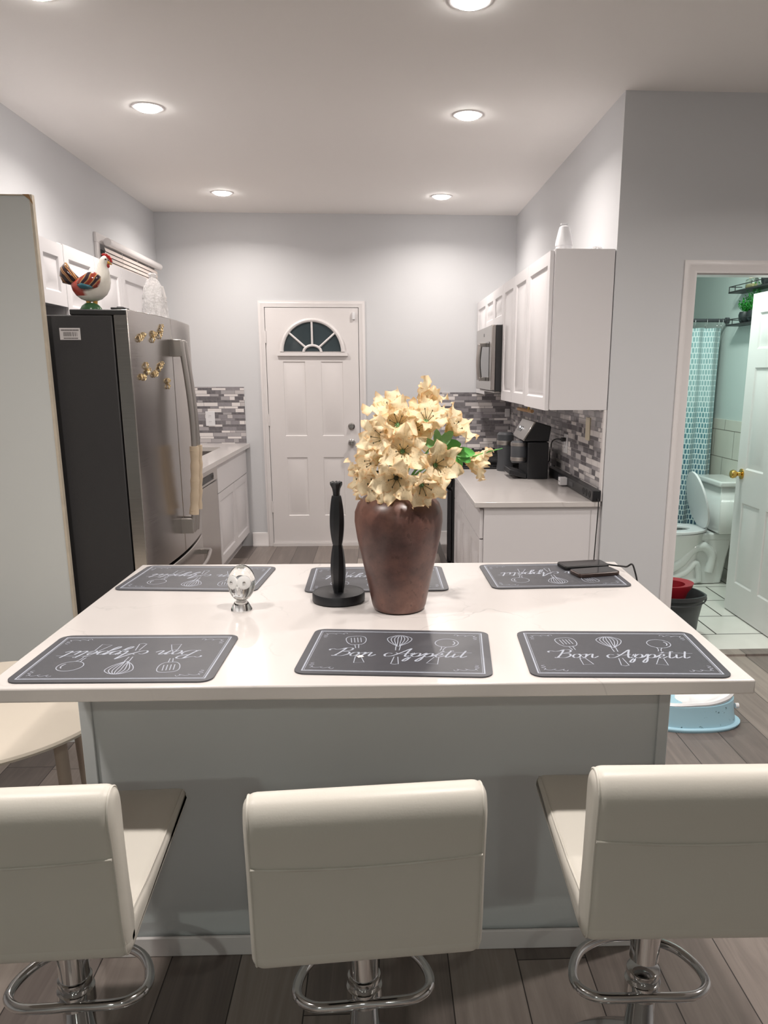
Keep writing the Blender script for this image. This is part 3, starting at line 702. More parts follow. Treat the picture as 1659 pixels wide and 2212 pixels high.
# side panel in front of the fridge
sp = thing('tall_side_panel', 'tall plain white end panel standing in front of the refrigerator', 'panel', (-1.56, 3.145, 0))
pm = MB(); pm.box((-1.86, 3.133, 0), (-1.262, 3.152, 2.150)); pm.build('panel', 'panel', sp, .001)
pe = MB(); pe.box((-1.2618, 3.131, 0), (-1.252, 3.153, 2.155)); pe.box((-1.86, 3.131, 2.1505), (-1.262, 3.153, 2.155)); pe.build('edge_strip', 'scuff', sp)
ch = MB(); ch.prism([(-1.285, 2.1555), (-1.262, 2.1555), (-1.2515, 2.130), (-1.2515, 2.12), (-1.262, 2.138)], 'y', 3.1305, 3.132); ch.build('chipped_corner', 'wood', sp)

# ------------------------------------------------------------------ microwave and range
mw = thing('microwave', 'stainless over-range microwave with curved handle on right wall', 'microwave', (.96, 6.0, 1.41))
MB().box((.800, 5.575, 1.405), (XR - .013, 6.44, 1.853)).build('body', 'blackmetal', mw, .003)
dr = MB(); dr.box((.770, 5.572, 1.412), (.799, 6.44, 1.853)); dro = dr.build('door', 'steel', mw, .004)
MB().box((.7675, 5.68, 1.475), (.7695, 6.39, 1.745)).build('window', 'screen', dro, .0015)
hh = MB(); hh.tube([(.728 - .012 * math.sin(PI * k / 12), 5.86, 1.485 + .245 * k / 12) for k in range(13)], .012, 12, flat=1.6)
for z in (1.475, 1.715): hh.box((.722, 5.845, z), (.768, 5.876, z + .026))
hh.build('handle', 'satin', dro, .002)
MB().lathe([(.012, 0), (.012, .001), (.001, .0012)], (.7695, 5.98, 1.80), 20, T=Matrix.Rotation(R(-90), 4, 'Y')).build('logo_disc', 'plgrey', mw)
boxpart('vent_grille', (.80, 5.60, 1.395), (1.10, 6.42, 1.4045), 'satin', mw, .001)
rg = thing('gas_range', 'black gas range with cast iron grates between right base cabinets', 'stove', (.82, 5.96, 0))
MB().box((.505, 5.505, .03), (XR - .014, 6.415, .885)).build('body', 'plblack', rg, .003)
MB().box((.470, 5.512, .20), (.504, 6.408, .72)).build('oven_door', 'screen', rg, .006)
MB().box((.468, 5.512, .74), (.504, 6.408, .880)).build('control_panel', 'plblack', rg, .006)
MB().box((.475, 5.512, .05), (.504, 6.408, .185)).build('storage_drawer', 'plblack', rg, .006)
hb = MB(); hb.cyl((.430, 5.56, .70), (.430, 6.36, .70), .012)
for y in (5.60, 6.32): hb.box((.430, y - .012, .69), (.471, y + .012, .71))
hb.build('oven_handle', 'steel', rg)
for k in range(5): MB().lathe([(.022, 0), (.020, .026), (.001, .027)], (.468, 5.62 + k * .17, .81), 20, T=Matrix.Rotation(R(-90), 4, 'Y')).build('knob', 'nickel', rg)
MB().box((.500, 5.508, .8855), (XR - .016, 6.412, .898)).build('cooktop', 'screen', rg, .003)
for j in range(3):
    y0 = 5.53 + j * .29; y1 = y0 + .28; gr = MB()
    for x in (.53, 1.12): gr.box((x, y0, .912), (x + .012, y1, .926))
    for k in range(7):
        yy = y0 + .012 + k * .040; gr.box((.53, yy, .914), (1.132, yy + .009, .930))
    for x in [.56 + .085 * k for k in range(7)]: gr.prism([(x, .913), (x + .036, .913), (x + .026, .938), (x + .010, .938)], 'y', y0 + .001, y0 + .013)
    for x in [.56 + .085 * k for k in range(7)]: gr.prism([(x, .913), (x + .036, .913), (x + .026, .938), (x + .010, .938)], 'y', y1 - .013, y1 - .001)
    for x in (.535, 1.122):
        for yy in (y0 + .01, y1 - .02): gr.box((x, yy, .898), (x + .009, yy + .009, .914))
    gr.build('grate', 'blackmetal', rg, .001)
for x in (.67, .98):
    for y in (5.67, 5.96, 6.25): MB().lathe([(.05, .898), (.05, .905), (.035, .911), (.001, .912)], (x, y, 0), 20).build('burner', 'blackmetal', rg)

# ------------------------------------------------------------------ coffee machine and things on right counter
cm = thing('coffee_machine', 'black and stainless coffee machine with slanted front on right counter', 'coffee machine', (.98, 5.08, .872))
cb_ = MB(); cb_.box((.930, 4.945, .872), (1.062, 5.27, 1.105)); cb_.build('column', 'plblack', cm, .006)
hp = [(1.062, 1.108), (1.075, 1.205), (.985, 1.228), (.975, 1.228), (.905, 1.112)]
MB().prism(hp, 'y', 4.95, 5.36).build('head', 'plblack', cm, .006)
fc = MB(); a, b = Vector((.905, 0, 1.112)), Vector((.975, 0, 1.228)); nn = Vector((-(b - a).z, 0, (b - a).x)).normalized()
fc.loft([[p + Vector((0, y, 0)) for p in (a, b, b + nn * .012, a + nn * .012)] for y in (4.948, 5.362)]); fc.build('front_panel', 'steel', cm, .003)
dm = a.lerp(b, .62) + nn * .0125; d1_ = a.lerp(b, .35) + nn * .0125
dsp = MB(); dsp.loft([[d1_ + Vector((0, y, 0)), dm + Vector((0, y, 0)), dm + nn * .001 + Vector((0, y, 0)), d1_ + nn * .001 + Vector((0, y, 0))] for y in (5.17, 5.30)]); dsp.build('display', 'screen', cm)
MB().box((.9, 5.215, 1.168), (.9035, 5.228, 1.178), T=Matrix.Translation(Vector((.022, 0, .012)))).build('indicator_light', 'led', cm)
bk = MB(); bk.lathe([(.046, .972), (.052, .99), (.052, 1.10), (.046, 1.108)], (.885, 5.02, 0), 32); bk.build('brew_basket', 'plgrey', cm)
for z in (.986, 1.078): MB().lathe([(.0535, z), (.0535, z + .020), (.051, z + .022), (.051, z - .002)], (.885, 5.02, 0), 32).build('metal_band', 'satin', cm)
tr = MB(); tr.prism([(.815, .903), (.93, .873), (.93, .905), (.82, .935)], 'y', 4.96, 5.20); tr.build('drip_tray', 'plblack', cm, .004)
cr_ = thing('coffee_grinder', 'grey appliance partly hidden behind the coffee machine', 'appliance', (.86, 5.40, .872))
MB().lathe([(.055, .872), (.058, .89), (.050, .95), (.056, 1.05), (.058, 1.12), (.045, 1.135), (.001, 1.137)], (.86, 5.42, 0), 32).build('body', 'plgrey', cr_)
MB().lathe([(.0585, 1.05), (.0595, 1.055), (.0595, 1.075), (.0585, 1.08)], (.86, 5.42, 0), 32).build('metal_band', 'satin', cr_)
# power strip
ps = thing('power_strip', 'long black power strip leaning along right wall at counter end', 'power strip', (1.13, 4.5, .872))
pb = MB(); T_ = Matrix.Translation(Vector((1.128, 4.5, .8745))) @ Matrix.Rotation(R(1.0), 4, 'X')
pb = MB(); pb.box((1.108, 4.033, .862), (1.151, 5.10, .925)); 
pbo = None
psb = MB(); psb.box((1.106, 4.030, .8735), (1.1515, 5.12, .932)); psb.build('body', 'plblack', ps, .004)
pb.bm.free()
for y in (4.09, 4.155, 4.22): MB().lathe([(.019, 0), (.019, .0015), (.016, .002), (.014, -.001), (.001, -.001)], (1.1058, y, .903), 24, T=Matrix.Rotation(R(-90), 4, 'Y')).build('socket', 'rubber', ps)
sl = MB()
for y in (4.50, 4.80): sl.box((1.1045, y - .04, .89), (1.106, y + .04, .915))
sl.build('usb_panel', 'plgrey', ps)
ad_ = MB(); ad_.box((1.064, 4.60, .882), (1.1055, 4.655, .925)); ad_.box((1.0625, 4.612, .90), (1.064, 4.622, .905), 1); ad_.box((1.0625, 4.632, .90), (1.064, 4.642, .905), 1)
tag(ad_.build('plug_adapter', ['wplastic', 'ink'], bevel=.003), 'small white plug adapter on the black power strip', 'plug')
# hanging plug + tag
pg = thing('plug_with_tag', 'black plug in right wall outlet with white warning tag on cord', 'plug', (1.135, 4.86, 1.13))
pp = MB(); pp.box((1.118, 4.845, 1.118), (1.1455, 4.875, 1.142)); pp.build('plug', 'rubber', pg, .004)
MB().tube(smoothpath([(1.12, 4.86, 1.13), (1.09, 4.87, 1.132), (1.075, 4.92, 1.11), (1.085, 5.02, 1.04), (1.10, 5.10, .97), (1.08, 5.16, .96)]), .004, 8).build('cord', 'rubber', pg)
tg = MB(); TT = Matrix.Translation(Vector((1.071, 4.945, 1.092))) @ Matrix.Rotation(R(70), 4, 'Z') @ Matrix.Rotation(R(32), 4, 'Y')
tg.box((-.001, -.0006, -.030), (.075, .0006, .022), T=TT); tg.box((.012, -.0011, -.012), (.045, -.0007, -.004), 1, T=TT); tg.box((.012, -.0011, .002), (.052, -.0007, .008), 1, T=TT); tg.box((.02, -.0011, -.024), (.04, -.0007, -.018), 1, T=TT)
tg.build('warning_tag', ['tag', 'ink'], pg)
# wooden under cabinet holder
wh = thing('towel_bar', 'small wooden bar holder fixed under the right wall cabinets', 'holder', (.95, 5.0, 1.28))
MB().cyl((.905, 5.20, 1.303), (.955, 4.98, 1.296), .011).build('bar', 'wood', wh); MB().cyl((.940, 5.02, 1.298), (.940, 5.02, 1.3475), .007).build('bracket', 'brass', wh)
# charging cable
cab = MB(); cab.tube(smoothpath([(1.13, 4.034, .885), (1.135, 4.012, .86), (1.13, 4.02, .6), (1.12, 4.015, .3), (1.10, 3.95, .006), (1.0, 3.4, .005), (.90, 2.75, .006), (.815, 2.42, .012), (.802, 2.30, .35), (.793, 2.29, .80), (.775, 2.31, .945), (.755, 2.33, .944), (.72, 2.37, .9405), (.705, 2.392, .9405)], 8), .0028, 8)
tag(cab.build('charging_cable', 'rubber', smooth=60), 'thin black charging cable from power strip to phone on island', 'cable')
# things on top of right cabinets
pj = thing('white_pitcher', 'white tapered plastic pitcher upside down on top of right cabinet', 'pitcher', (.935, 4.2, 2.12))
MB().lathe([(.040, 2.1205), (.040, 2.163)], (.937, 4.2, 0), 28).build('base', 'wplastic', pj)
MB().lathe([(.043, 2.156), (.0435, 2.168), (.036, 2.20), (.025, 2.245), (.012, 2.252), (.001, 2.253)], (.937, 4.2, 0), 28).build('body', 'wplastic', pj)
MB().box((.917, 4.19, 2.256), (.952, 4.21, 2.261), T=None).build('lid', 'wplastic', pj, .002)
def crumple(c, r, seed, name, label):
    q = random.Random(seed); m = MB(); n = 22; loops = []
    for i in range(9):
        th = PI * .5 * i / 8
        loops.append([(c[0] + r[0] * math.cos(th) * math.cos(2 * PI * k / n) * (1 + q.uniform(-.18, .18)), c[1] + r[1] * math.cos(th) * math.sin(2 * PI * k / n) * (1 + q.uniform(-.18, .18)), c[2] + r[2] * math.sin(th) * (1 + q.uniform(-.25, .15))) for k in range(n)])
    m.loft(loops); return tag(m.build(name, 'film', smooth=20), label, 'plastic bag')
crumple((1.11, 4.22, 2.1215), (.045, .06, .035), 3, 'plastic_bag', 'crumpled clear plastic bag on top of right cabinet')

# ------------------------------------------------------------------ rooster
ro = thing('rooster_figurine', 'glazed ceramic rooster figurine standing on top of the fridge', 'figurine', (-1.135, 3.30, 1.765))
RX, RY, RZ = -1.135, 3.30, 1.765
def P2(px, py): # crop coordinates of the silhouette turned into figurine x,z (metres)
    return ((px - 470) * .000287, (853 - py) * .000287 + .020)
def rloft(st, name, m, parent, n=20, sub=1, yoff=0):
    loops = []
    cs = [Vector((P2(a, b)[0], 0, P2(a, b)[1])) for a, b, *_ in st]
    for i, (a, b, rx, ry) in enumerate(st):
        t = (cs[min(i + 1, len(cs) - 1)] - cs[max(i - 1, 0)]).normalized(); nr = Vector((t.z, 0, -t.x))
        loops.append([cs[i] + nr * rx * .000287 * math.cos(2 * PI * k / n) + Vector((0, ry * .000287 * math.sin(2 * PI * k / n) + yoff, 0)) + Vector((RX, RY, RZ)) for k in range(n)])
    return MB().loft(loops).build(name, m, parent, sub=sub, smooth=60)
rloft([(240, 520, 30, 40), (300, 580, 110, 95), (390, 630, 165, 130), (500, 650, 185, 145), (600, 600, 175, 140), (655, 500, 130, 115), (672, 400, 82, 85), (680, 320, 62, 64), (700, 260, 58, 58), (720, 225, 40, 40), (730, 205, 10, 12)], 'body', 'r_body', ro)
tl = [(255, 590), (130, 560), (95, 470), (115, 370), (190, 298), (225, 370), (280, 430), (350, 500), (350, 580)]
mt = MB(); tp = [P2(*q) for q in tl]; tc = P2(240, 480)
def scaled(k): return [((x - tc[0]) * k + tc[0], (z - tc[1]) * k + tc[1]) for x, z in tp]
mt.loft([[(x + RX, RY + d, z + RZ) for x, z in scaled(k)] for k, d in ((.5, -.024), (.85, -.018), (1.03, -.007), (1.03, .007), (.85, .018), (.5, .024))]); mt.build('tail', 'r_tail', ro, .002, smooth=60)
for sgn in (-1, 1):
    wp = [(360, 560), (400, 510), (520, 440), (600, 440), (660, 490), (650, 560), (620, 620), (560, 640), (450, 650), (380, 620)]
    w_ = [P2(*q) for q in wp]; wc = P2(510, 560)
    mw_ = MB(); mw_.loft([[((x - wc[0]) * k + wc[0] + RX, RY + sgn * d, (z - wc[1]) * k + wc[1] + RZ) for x, z in w_] for k, d in ((1.1, .024), (1.06, .042), (.8, .0505), (.4, .053))]); wo = mw_.build('wing', 'r_wing', ro, .002, smooth=60)
    b_ = [P2(*q) for q in [(365, 600), (430, 575), (540, 600), (575, 635), (500, 655), (410, 645)]]; bc = P2(470, 618)
    mb_ = MB(); mb_.loft([[((x - bc[0]) * k + bc[0] + RX, RY + sgn * d, (z - bc[1]) * k + bc[1] + RZ) for x, z in b_] for k, d in ((1.1, .040), (1.0, .052), (.5, .056))]); mb_.build('wing_feathers', 'r_blue', wo, .0015, smooth=60)
cmb = MB()
cp = [(690, 215), (668, 190), (690, 178), (712, 172), (730, 185), (745, 178), (760, 200), (780, 205), (790, 228), (806, 238), (805, 262), (812, 280), (795, 298), (775, 270), (750, 235)]
cmb.loft([[(P2(*q)[0] + RX, RY + d, P2(*q)[1] + RZ) for q in cp] for d in (-.005, .005)]); cmb.build('comb', 'r_red', ro, .002)
MB().sphere((RX + P2(740, 335)[0], RY, RZ + P2(740, 335)[1]), (.0085, .008, .009)).build('wattle', 'r_red', ro)
bx_, bz_ = P2(770, 300); MB().cyl((RX + bx_ - .006, RY, RZ + bz_ + .001), (RX + P2(803, 318)[0], RY, RZ + P2(803, 318)[1]), .0075, .0012, 12).build('beak', 'r_beak', ro)
for sgn in (-1, 1): MB().sphere((RX + P2(738, 258)[0], RY + sgn * .0155, RZ + P2(738, 258)[1]), (.004, .003, .003), 10).build('eye', 'plblack', ro)
gb = MB(); gb.lathe([(.042, 0), (.042, .008), (.034, .020), (.020, .03), (.001, .031)], (RX, RY, RZ), 24, T=Matrix.Diagonal((1, .75, 1, 1))); gb.build('grassy_base', 'r_green', ro)
for dx in (-.008, .018): MB().cyl((RX + dx, RY, RZ + .02), (RX + dx, RY, RZ + .055), .007, .012, 10).build('leg', 'r_beak', ro)
# bag with cups on fridge
bgx, bgy = -1.045, 3.88
bg = thing('bag_of_cups', 'clear plastic bag with stacked white foam cups on top of fridge', 'bag', (bgx, bgy, 1.765))
for (dx, dy_) in ((-.018, .0), (.020, .02)):
    c_ = MB(); prof = [(.022, 1.766)]
    for k in range(6): prof += [(.031, 1.772 + k * .018), (.033, 1.780 + k * .018), (.0305, 1.786 + k * .018)]
    prof += [(.022, 1.92), (.001, 1.921)]; c_.lathe(prof, (bgx + dx, bgy + dy_, 0), 24); c_.build('cup_stack', 'mug', bg)
q = random.Random(5); loops = []
for z, r_ in ((1.7655, .050), (1.775, .058), (1.82, .057), (1.87, .050), (1.91, .040), (1.94, .026), (1.955, .014), (1.968, .020), (1.975, .012)):
    loops.append([(bgx + r_ * math.cos(2 * PI * k / 28) * (1 + q.uniform(-.12, .1)), bgy + r_ * math.sin(2 * PI * k / 28) * (1 + q.uniform(-.12, .1)), z + q.uniform(-.003, .003)) for k in range(28)])
MB().loft(loops).build('clear_bag', 'film', bg, smooth=18)

# ------------------------------------------------------------------ island
IA = -.0139
def isl(x, y, z=0):
    yy = y - 1.7; return Vector((x * math.cos(IA) - yy * math.sin(IA), 1.7 + x * math.sin(IA) + yy * math.cos(IA), z))
TI = Matrix.Translation(Vector((0, 1.7, 0))) @ Matrix.Rotation(IA, 4, 'Z') @ Matrix.Translation(Vector((0, -1.7, 0)))
il = thing('kitchen_island', 'pale grey painted kitchen island base with white corner trim', 'island', (0, 2.1, 0))
MB().box((-.745, 1.846, 0), (.716, 2.43, .8985), T=TI).build('body', 'island', il)
for x0, x1 in ((-.758, -.728), (.700, .7285)):
    MB().box((x0, 1.836, .0), (x1, 1.8455, .8985), T=TI).build('corner_trim', 'island', il, .002)
for x0, x1 in ((-.758, -.7455), (.7165, .7285)):
    MB().box((x0, 1.846, .0), (x1, 2.43, .8985), T=TI).build('side_panel', 'island', il, .002)
bb = MB(); bb.box((-.766, 1.826, 0), (.736, 1.8355, .058), T=TI); bb.box((.729, 1.826, 0), (.738, 2.43, .058), T=TI); bb.box((-.768, 1.826, 0), (-.759, 2.43, .058), T=TI); bb.build('baseboard', 'trim', il, .003)
tp_ = MB(); tp_.box((-.777, 1.449, .8995), (.750, 2.4675, .930), T=TI)
tag(tp_.build('island_countertop', 'quartz', bevel=.004, bseg=3), 'large white quartz island top with six dark placemats on it', 'countertop')

# placemats with chalk style print -------------------------------------------------
GL_ = {
 'B': (1.35, [[(-.95, 1.35), (-1.05, 1.6), (-.8, 1.75), (-.4, 1.6), (.0, 1.75), (.32, 2.0)], [(.32, 2.0), (.25, 1.2), (.12, .4), (-.05, -.05), (-.25, .05)], [(.05, 1.85), (.45, 2.12), (.95, 1.95), (.95, 1.45), (.4, 1.08), (.95, 1.0), (1.12, .5), (.75, .0), (.2, -.02), (.05, .2)]]),
 'o': (1.0, [[(.55, .95), (.15, .85), (0, .4), (.2, .0), (.55, .1), (.68, .55), (.5, .95), (.6, .75), (1.0, .85)]]),
 'n': (1.3, [[(0, .85), (.18, .95), (.18, .4), (.12, 0)], [(.15, .3), (.45, .85), (.72, .95), (.74, .45), (.78, .08), (.98, .0), (1.3, .4)]]),
 'A': (1.35, [[(-.35, .75), (-.75, .85), (-.95, .45), (-.7, .0), (-.2, .15), (.3, .9), (.75, 1.85), (.95, 2.15)], [(.95, 2.15), (.92, 1.2), (.95, .35), (1.1, .0), (1.35, .25)], [(-.1, .95), (.3, .7), (.7, .75), (1.15, .95)]]),
 'p': (1.15, [[(-.02, .6), (.2, 1.0), (.2, .2), (.18, -.7), (.0, -1.15), (-.18, -.95), (.0, -.35), (.25, .1)], [(.22, .45), (.5, .92), (.82, .85), (.85, .3), (.55, .0), (.3, .12)], [(.6, .02), (.95, .2), (1.15, .6)]]),
 'e': (.85, [[(0, .35), (.4, .5), (.55, .82), (.32, 1.0), (.08, .6), (.15, .12), (.42, .0), (.85, .4)]]),
 't': (.7, [[(.25, 1.75), (.2, .9), (.18, .2), (.35, .0), (.7, .35)]]),
 'i': (.65, [[(.12, .95), (.1, .35), (.22, .0), (.65, .4)]]),
}
def word_strokes(x, y, s, shear=.28):
    out = []
    for chh in 'Bon Appetit':
        if chh == ' ': x += 1.75 * s; continue
        adv, sts = GL_[chh]
        for st_ in sts: out.append([(x + (px + shear * py) * s, y + py * s) for px, py in st_])
        if chh == 'e': out.append([(x + .55 * s, y + 1.25 * s), (x + .95 * s, y + 1.6 * s)]); ex = x
        x += adv * s
    out.append([(ex + .35 * s, y + 1.25 * s), (ex + 1.5 * s, y + 1.32 * s), (x + .55 * s, y + 1.22 * s)])
    out.append([(ex + 1.72 * s, y + 1.62 * s), (ex + 1.78 * s, y + 1.72 * s)])
    return out, x
def mat_mesh():
    W, H, RC = .408, .286, .026
    m = MB(); pts = []
    for cx_, cy_, a0 in ((W / 2 - RC, H / 2 - RC, 0), (-W / 2 + RC, H / 2 - RC, 90), (-W / 2 + RC, -H / 2 + RC, 180), (W / 2 - RC, -H / 2 + RC, 270)):
        for k in range(9): a = R(a0 + 90 * k / 8); pts.append((cx_ + RC * math.cos(a), cy_ + RC * math.sin(a)))
    m.prism(pts, 'z', 0, .003)
    zt = [.00312]
    def ribbon(p2, wfun, n=5, closed=False, raw=False):
        zt[0] += .0000012
        P = [Vector((x, y, 0)) for x, y in p2] if raw else smoothpath([(x, y, 0) for x, y in p2], n, closed)
        N = len(P); Lf, Rt = [], []
        for i, p in enumerate(P):
            t = (P[(i + 1) % N] - P[i - 1]) if closed else (P[min(i + 1, N - 1)] - P[max(i - 1, 0)])
            if t.length < 1e-9: t = Vector((1, 0, 0))
            t.normalize(); nr = Vector((-t.y, t.x, 0)); w = wfun(t) / 2
            Lf.append(m.bm.verts.new((p.x + nr.x * w, p.y + nr.y * w, zt[0]))); Rt.append(m.bm.verts.new((p.x - nr.x * w, p.y - nr.y * w, zt[0])))
        for i in range(N if closed else N - 1): m.face([Rt[i], Rt[(i + 1) % N], Lf[(i + 1) % N], Lf[i]], 1)
    c = lambda w: (lambda t: w)
    def line(a, b, w):
        ribbon([a, b], c(w), raw=True)
    for ins, w in ((.0165, .0030), (.0205, .0009)):
        x, y = W / 2 - ins, H / 2 - ins
        for a, b in (((-x - w / 2, -y), (x + w / 2, -y)), ((x, -y), (x, y)), ((x + w / 2, y), (-x - w / 2, y)), ((-x, y), (-x, -y))): line(a, b, w)
    # lettering
    sc = .0238; st_, xe = word_strokes(0, 0, sc); x0 = -(xe - sc) / 2 - .004
    for s1 in st_: ribbon([(x + x0, y - .036) for x, y in s1], lambda t: .0011 + .0034 * max(0, abs(t.y)) ** 1.5, 6)
    # slotted turner
    def place(pl, cx_, cy_, rot, s=1): ca, sa = math.cos(rot), math.sin(rot); return [(cx_ + s * (x * ca - y * sa), cy_ + s * (x * sa + y * ca)) for x, y in pl]
    LW = c(.0019)
    r1 = .16; c1_ = (-.098, .062)
    ribbon(place([(-.013, -.024), (-.021, -.008), (-.022, .018), (-.012, .030), (.012, .030), (.022, .018), (.021, -.008), (.013, -.024), (0, -.027)], *c1_, r1), LW, 5, True)
    for dx in (-.011, -.0037, .0037, .011): ribbon(place([(dx, -.012), (dx, .020)], *c1_, r1), LW, raw=True)
    for dx in (-.0045, .0045): ribbon(place([(dx, -.026), (dx * .7, -.05)], *c1_, r1), LW, raw=True)
    ribbon(place([(-.006, -.103), (-.011, -.140), (.011, -.140), (.006, -.103), (-.006, -.103)], *c1_, r1), LW, raw=True)
    for dx in (-.003, .003): ribbon(place([(dx, -.092), (dx * 1.4, -.103)], *c1_, r1), LW, raw=True)
    # whisk
    c2_ = (.000, .062); r2 = .0
    for wv in (.028, .0195, .0115, .004):
        ribbon(place([(-.003, -.032), (-wv * .75, -.008), (-wv, .018), (-wv * .55, .035), (0, .040), (wv * .55, .035), (wv, .018), (wv * .75, -.008), (.003, -.032)], *c2_, r2), LW, 5)
    for dx in (-.005, .005): ribbon(place([(dx, -.033), (dx * .8, -.060)], *c2_, r2), LW, raw=True)
    ribbon(place([(-.006, -.033), (.006, -.033)], *c2_, r2), LW, raw=True)
    ribbon(place([(-.004, -.100), (-.008, -.142), (0, -.146), (.008, -.142), (.004, -.100)], *c2_, r2), LW, raw=True)
    # spoon
    c3_ = (.108, .056); r3 = -.22
    ribbon(place([(.026 * math.cos(a), .028 * math.sin(a)) for a in [2 * PI * k / 14 for k in range(14)]], *c3_, r3), LW, 4, True)
    ribbon(place([(.018 * math.cos(a), .019 * math.sin(a)) for a in [-.5, -.1, .4, .9]], *c3_, r3), c(.0026), 4)
    for dx in (-.006, .006): ribbon(place([(dx, -.027), (dx * .5, -.038), (dx * .55, -.052)], *c3_, r3), LW, 4)
    ribbon(place([(-.005, -.095), (-.012, -.135), (.012, -.135), (.005, -.095)], *c3_, r3), LW, raw=True)
    # corner scrolls
    for sx in (-1, 1):
        for sy in (-1, 1):
            X = lambda u, v: (sx * (W / 2 - .030 - u), sy * (H / 2 - .030 - v))
            ribbon([X(.050, .004), (X(.046, -.002)), X(.040, .003), X(.043, .008), X(.036, .004), X(.028, .001), X(.022, .006), X(.026, .010), X(.016, .004), X(.008, .004), X(.002, .010)], c(.0012), 5)
            ribbon([X(.0, .004), X(.005, .012), X(-.003, .018), X(.006, .022), X(-.002, .028), X(.005, .032)], c(.0012), 5)
    bmesh.ops.translate(m.bm, verts=m.bm.verts, vec=(0, 0, 0))
    o = m.build('placemat', ['matblack', 'chalk'], smooth=30, loc=O0, recalc=False)
    o.data.update(); return o
pmat = mat_mesh(); tag(pmat, '', 'placemat', 'chalkboard style placemats on the island')
mats = [(-.540, 1.621, -1.6 + 180, 'front left placemat, its lettering upside down to the viewer'),
        (.032, 1.632, -5.4, 'front middle placemat with upright lettering and a white paper scrap'),
        (.511, 1.602, -3.4, 'front right placemat with upright lettering at the island corner'),
        (-.545, 2.297, -4.6 + 180, 'back left placemat behind the crystal owl'),
        (-.015, 2.265, .4 + 180, 'back middle placemat behind the vase and towel holder'),
        (.515, 2.282, 1.2 + 180, 'back right placemat with two phones lying on it')]
for i, (x, y, a, lb) in enumerate(mats):
    o = pmat if i == 0 else pmat.copy()
    if i: COL.objects.link(o)
    o.location = (x, y, .9303); o.rotation_euler = (0, 0, R(a)); o['label'] = 'dark grey ' + lb
q = MB(); q.box((0, 0, 0), (.013, .012, .0008), T=Matrix.Translation(Vector((-.052, 1.590, .9336))) @ Matrix.Rotation(.4, 4, 'Z')); tag(q.build('paper_scrap', 'tag'), 'tiny white paper scrap on the front middle placemat', 'paper')

# phones
def phone(c, L_, W_, a, lift, label, case):
    t = thing('smartphone', label, 'phone', (0, 0, 0), 'phones on the back right placemat')
    def rr_(w, l, r_, z):
        out = []
        for sx, sy, a0 in ((1, 1, 0), (-1, 1, 90), (-1, -1, 180), (1, -1, 270)):
            for k in range(6): an = R(a0 + 90 * k / 5); out.append((sx * (l / 2 - r_) + r_ * math.cos(an), sy * (w / 2 - r_) + r_ * math.sin(an), z))
        return out
    MB().loft([rr_(W_ - .003, L_ - .003, .010, 0), rr_(W_, L_, .012, .002), rr_(W_, L_, .012, .010), rr_(W_ - .003, L_ - .003, .010, .0115)]).build('case', case, t)
    MB().loft([rr_(W_ - .006, L_ - .006, .009, .0113), rr_(W_ - .006, L_ - .006, .009, .0121)]).build('screen', 'screen', t)
    t.location = c; t.rotation_euler = (0, lift, R(a)); return t
phone((.634, 2.378, .9336), .150, .073, 10, 0, 'black smartphone lying on back right placemat, farther from viewer', 'phonecase')
phone((.646, 2.285, .9336), .138, .070, 14, 0, 'smartphone in worn brown case on back right placemat, nearer the viewer', 'phonecase2')

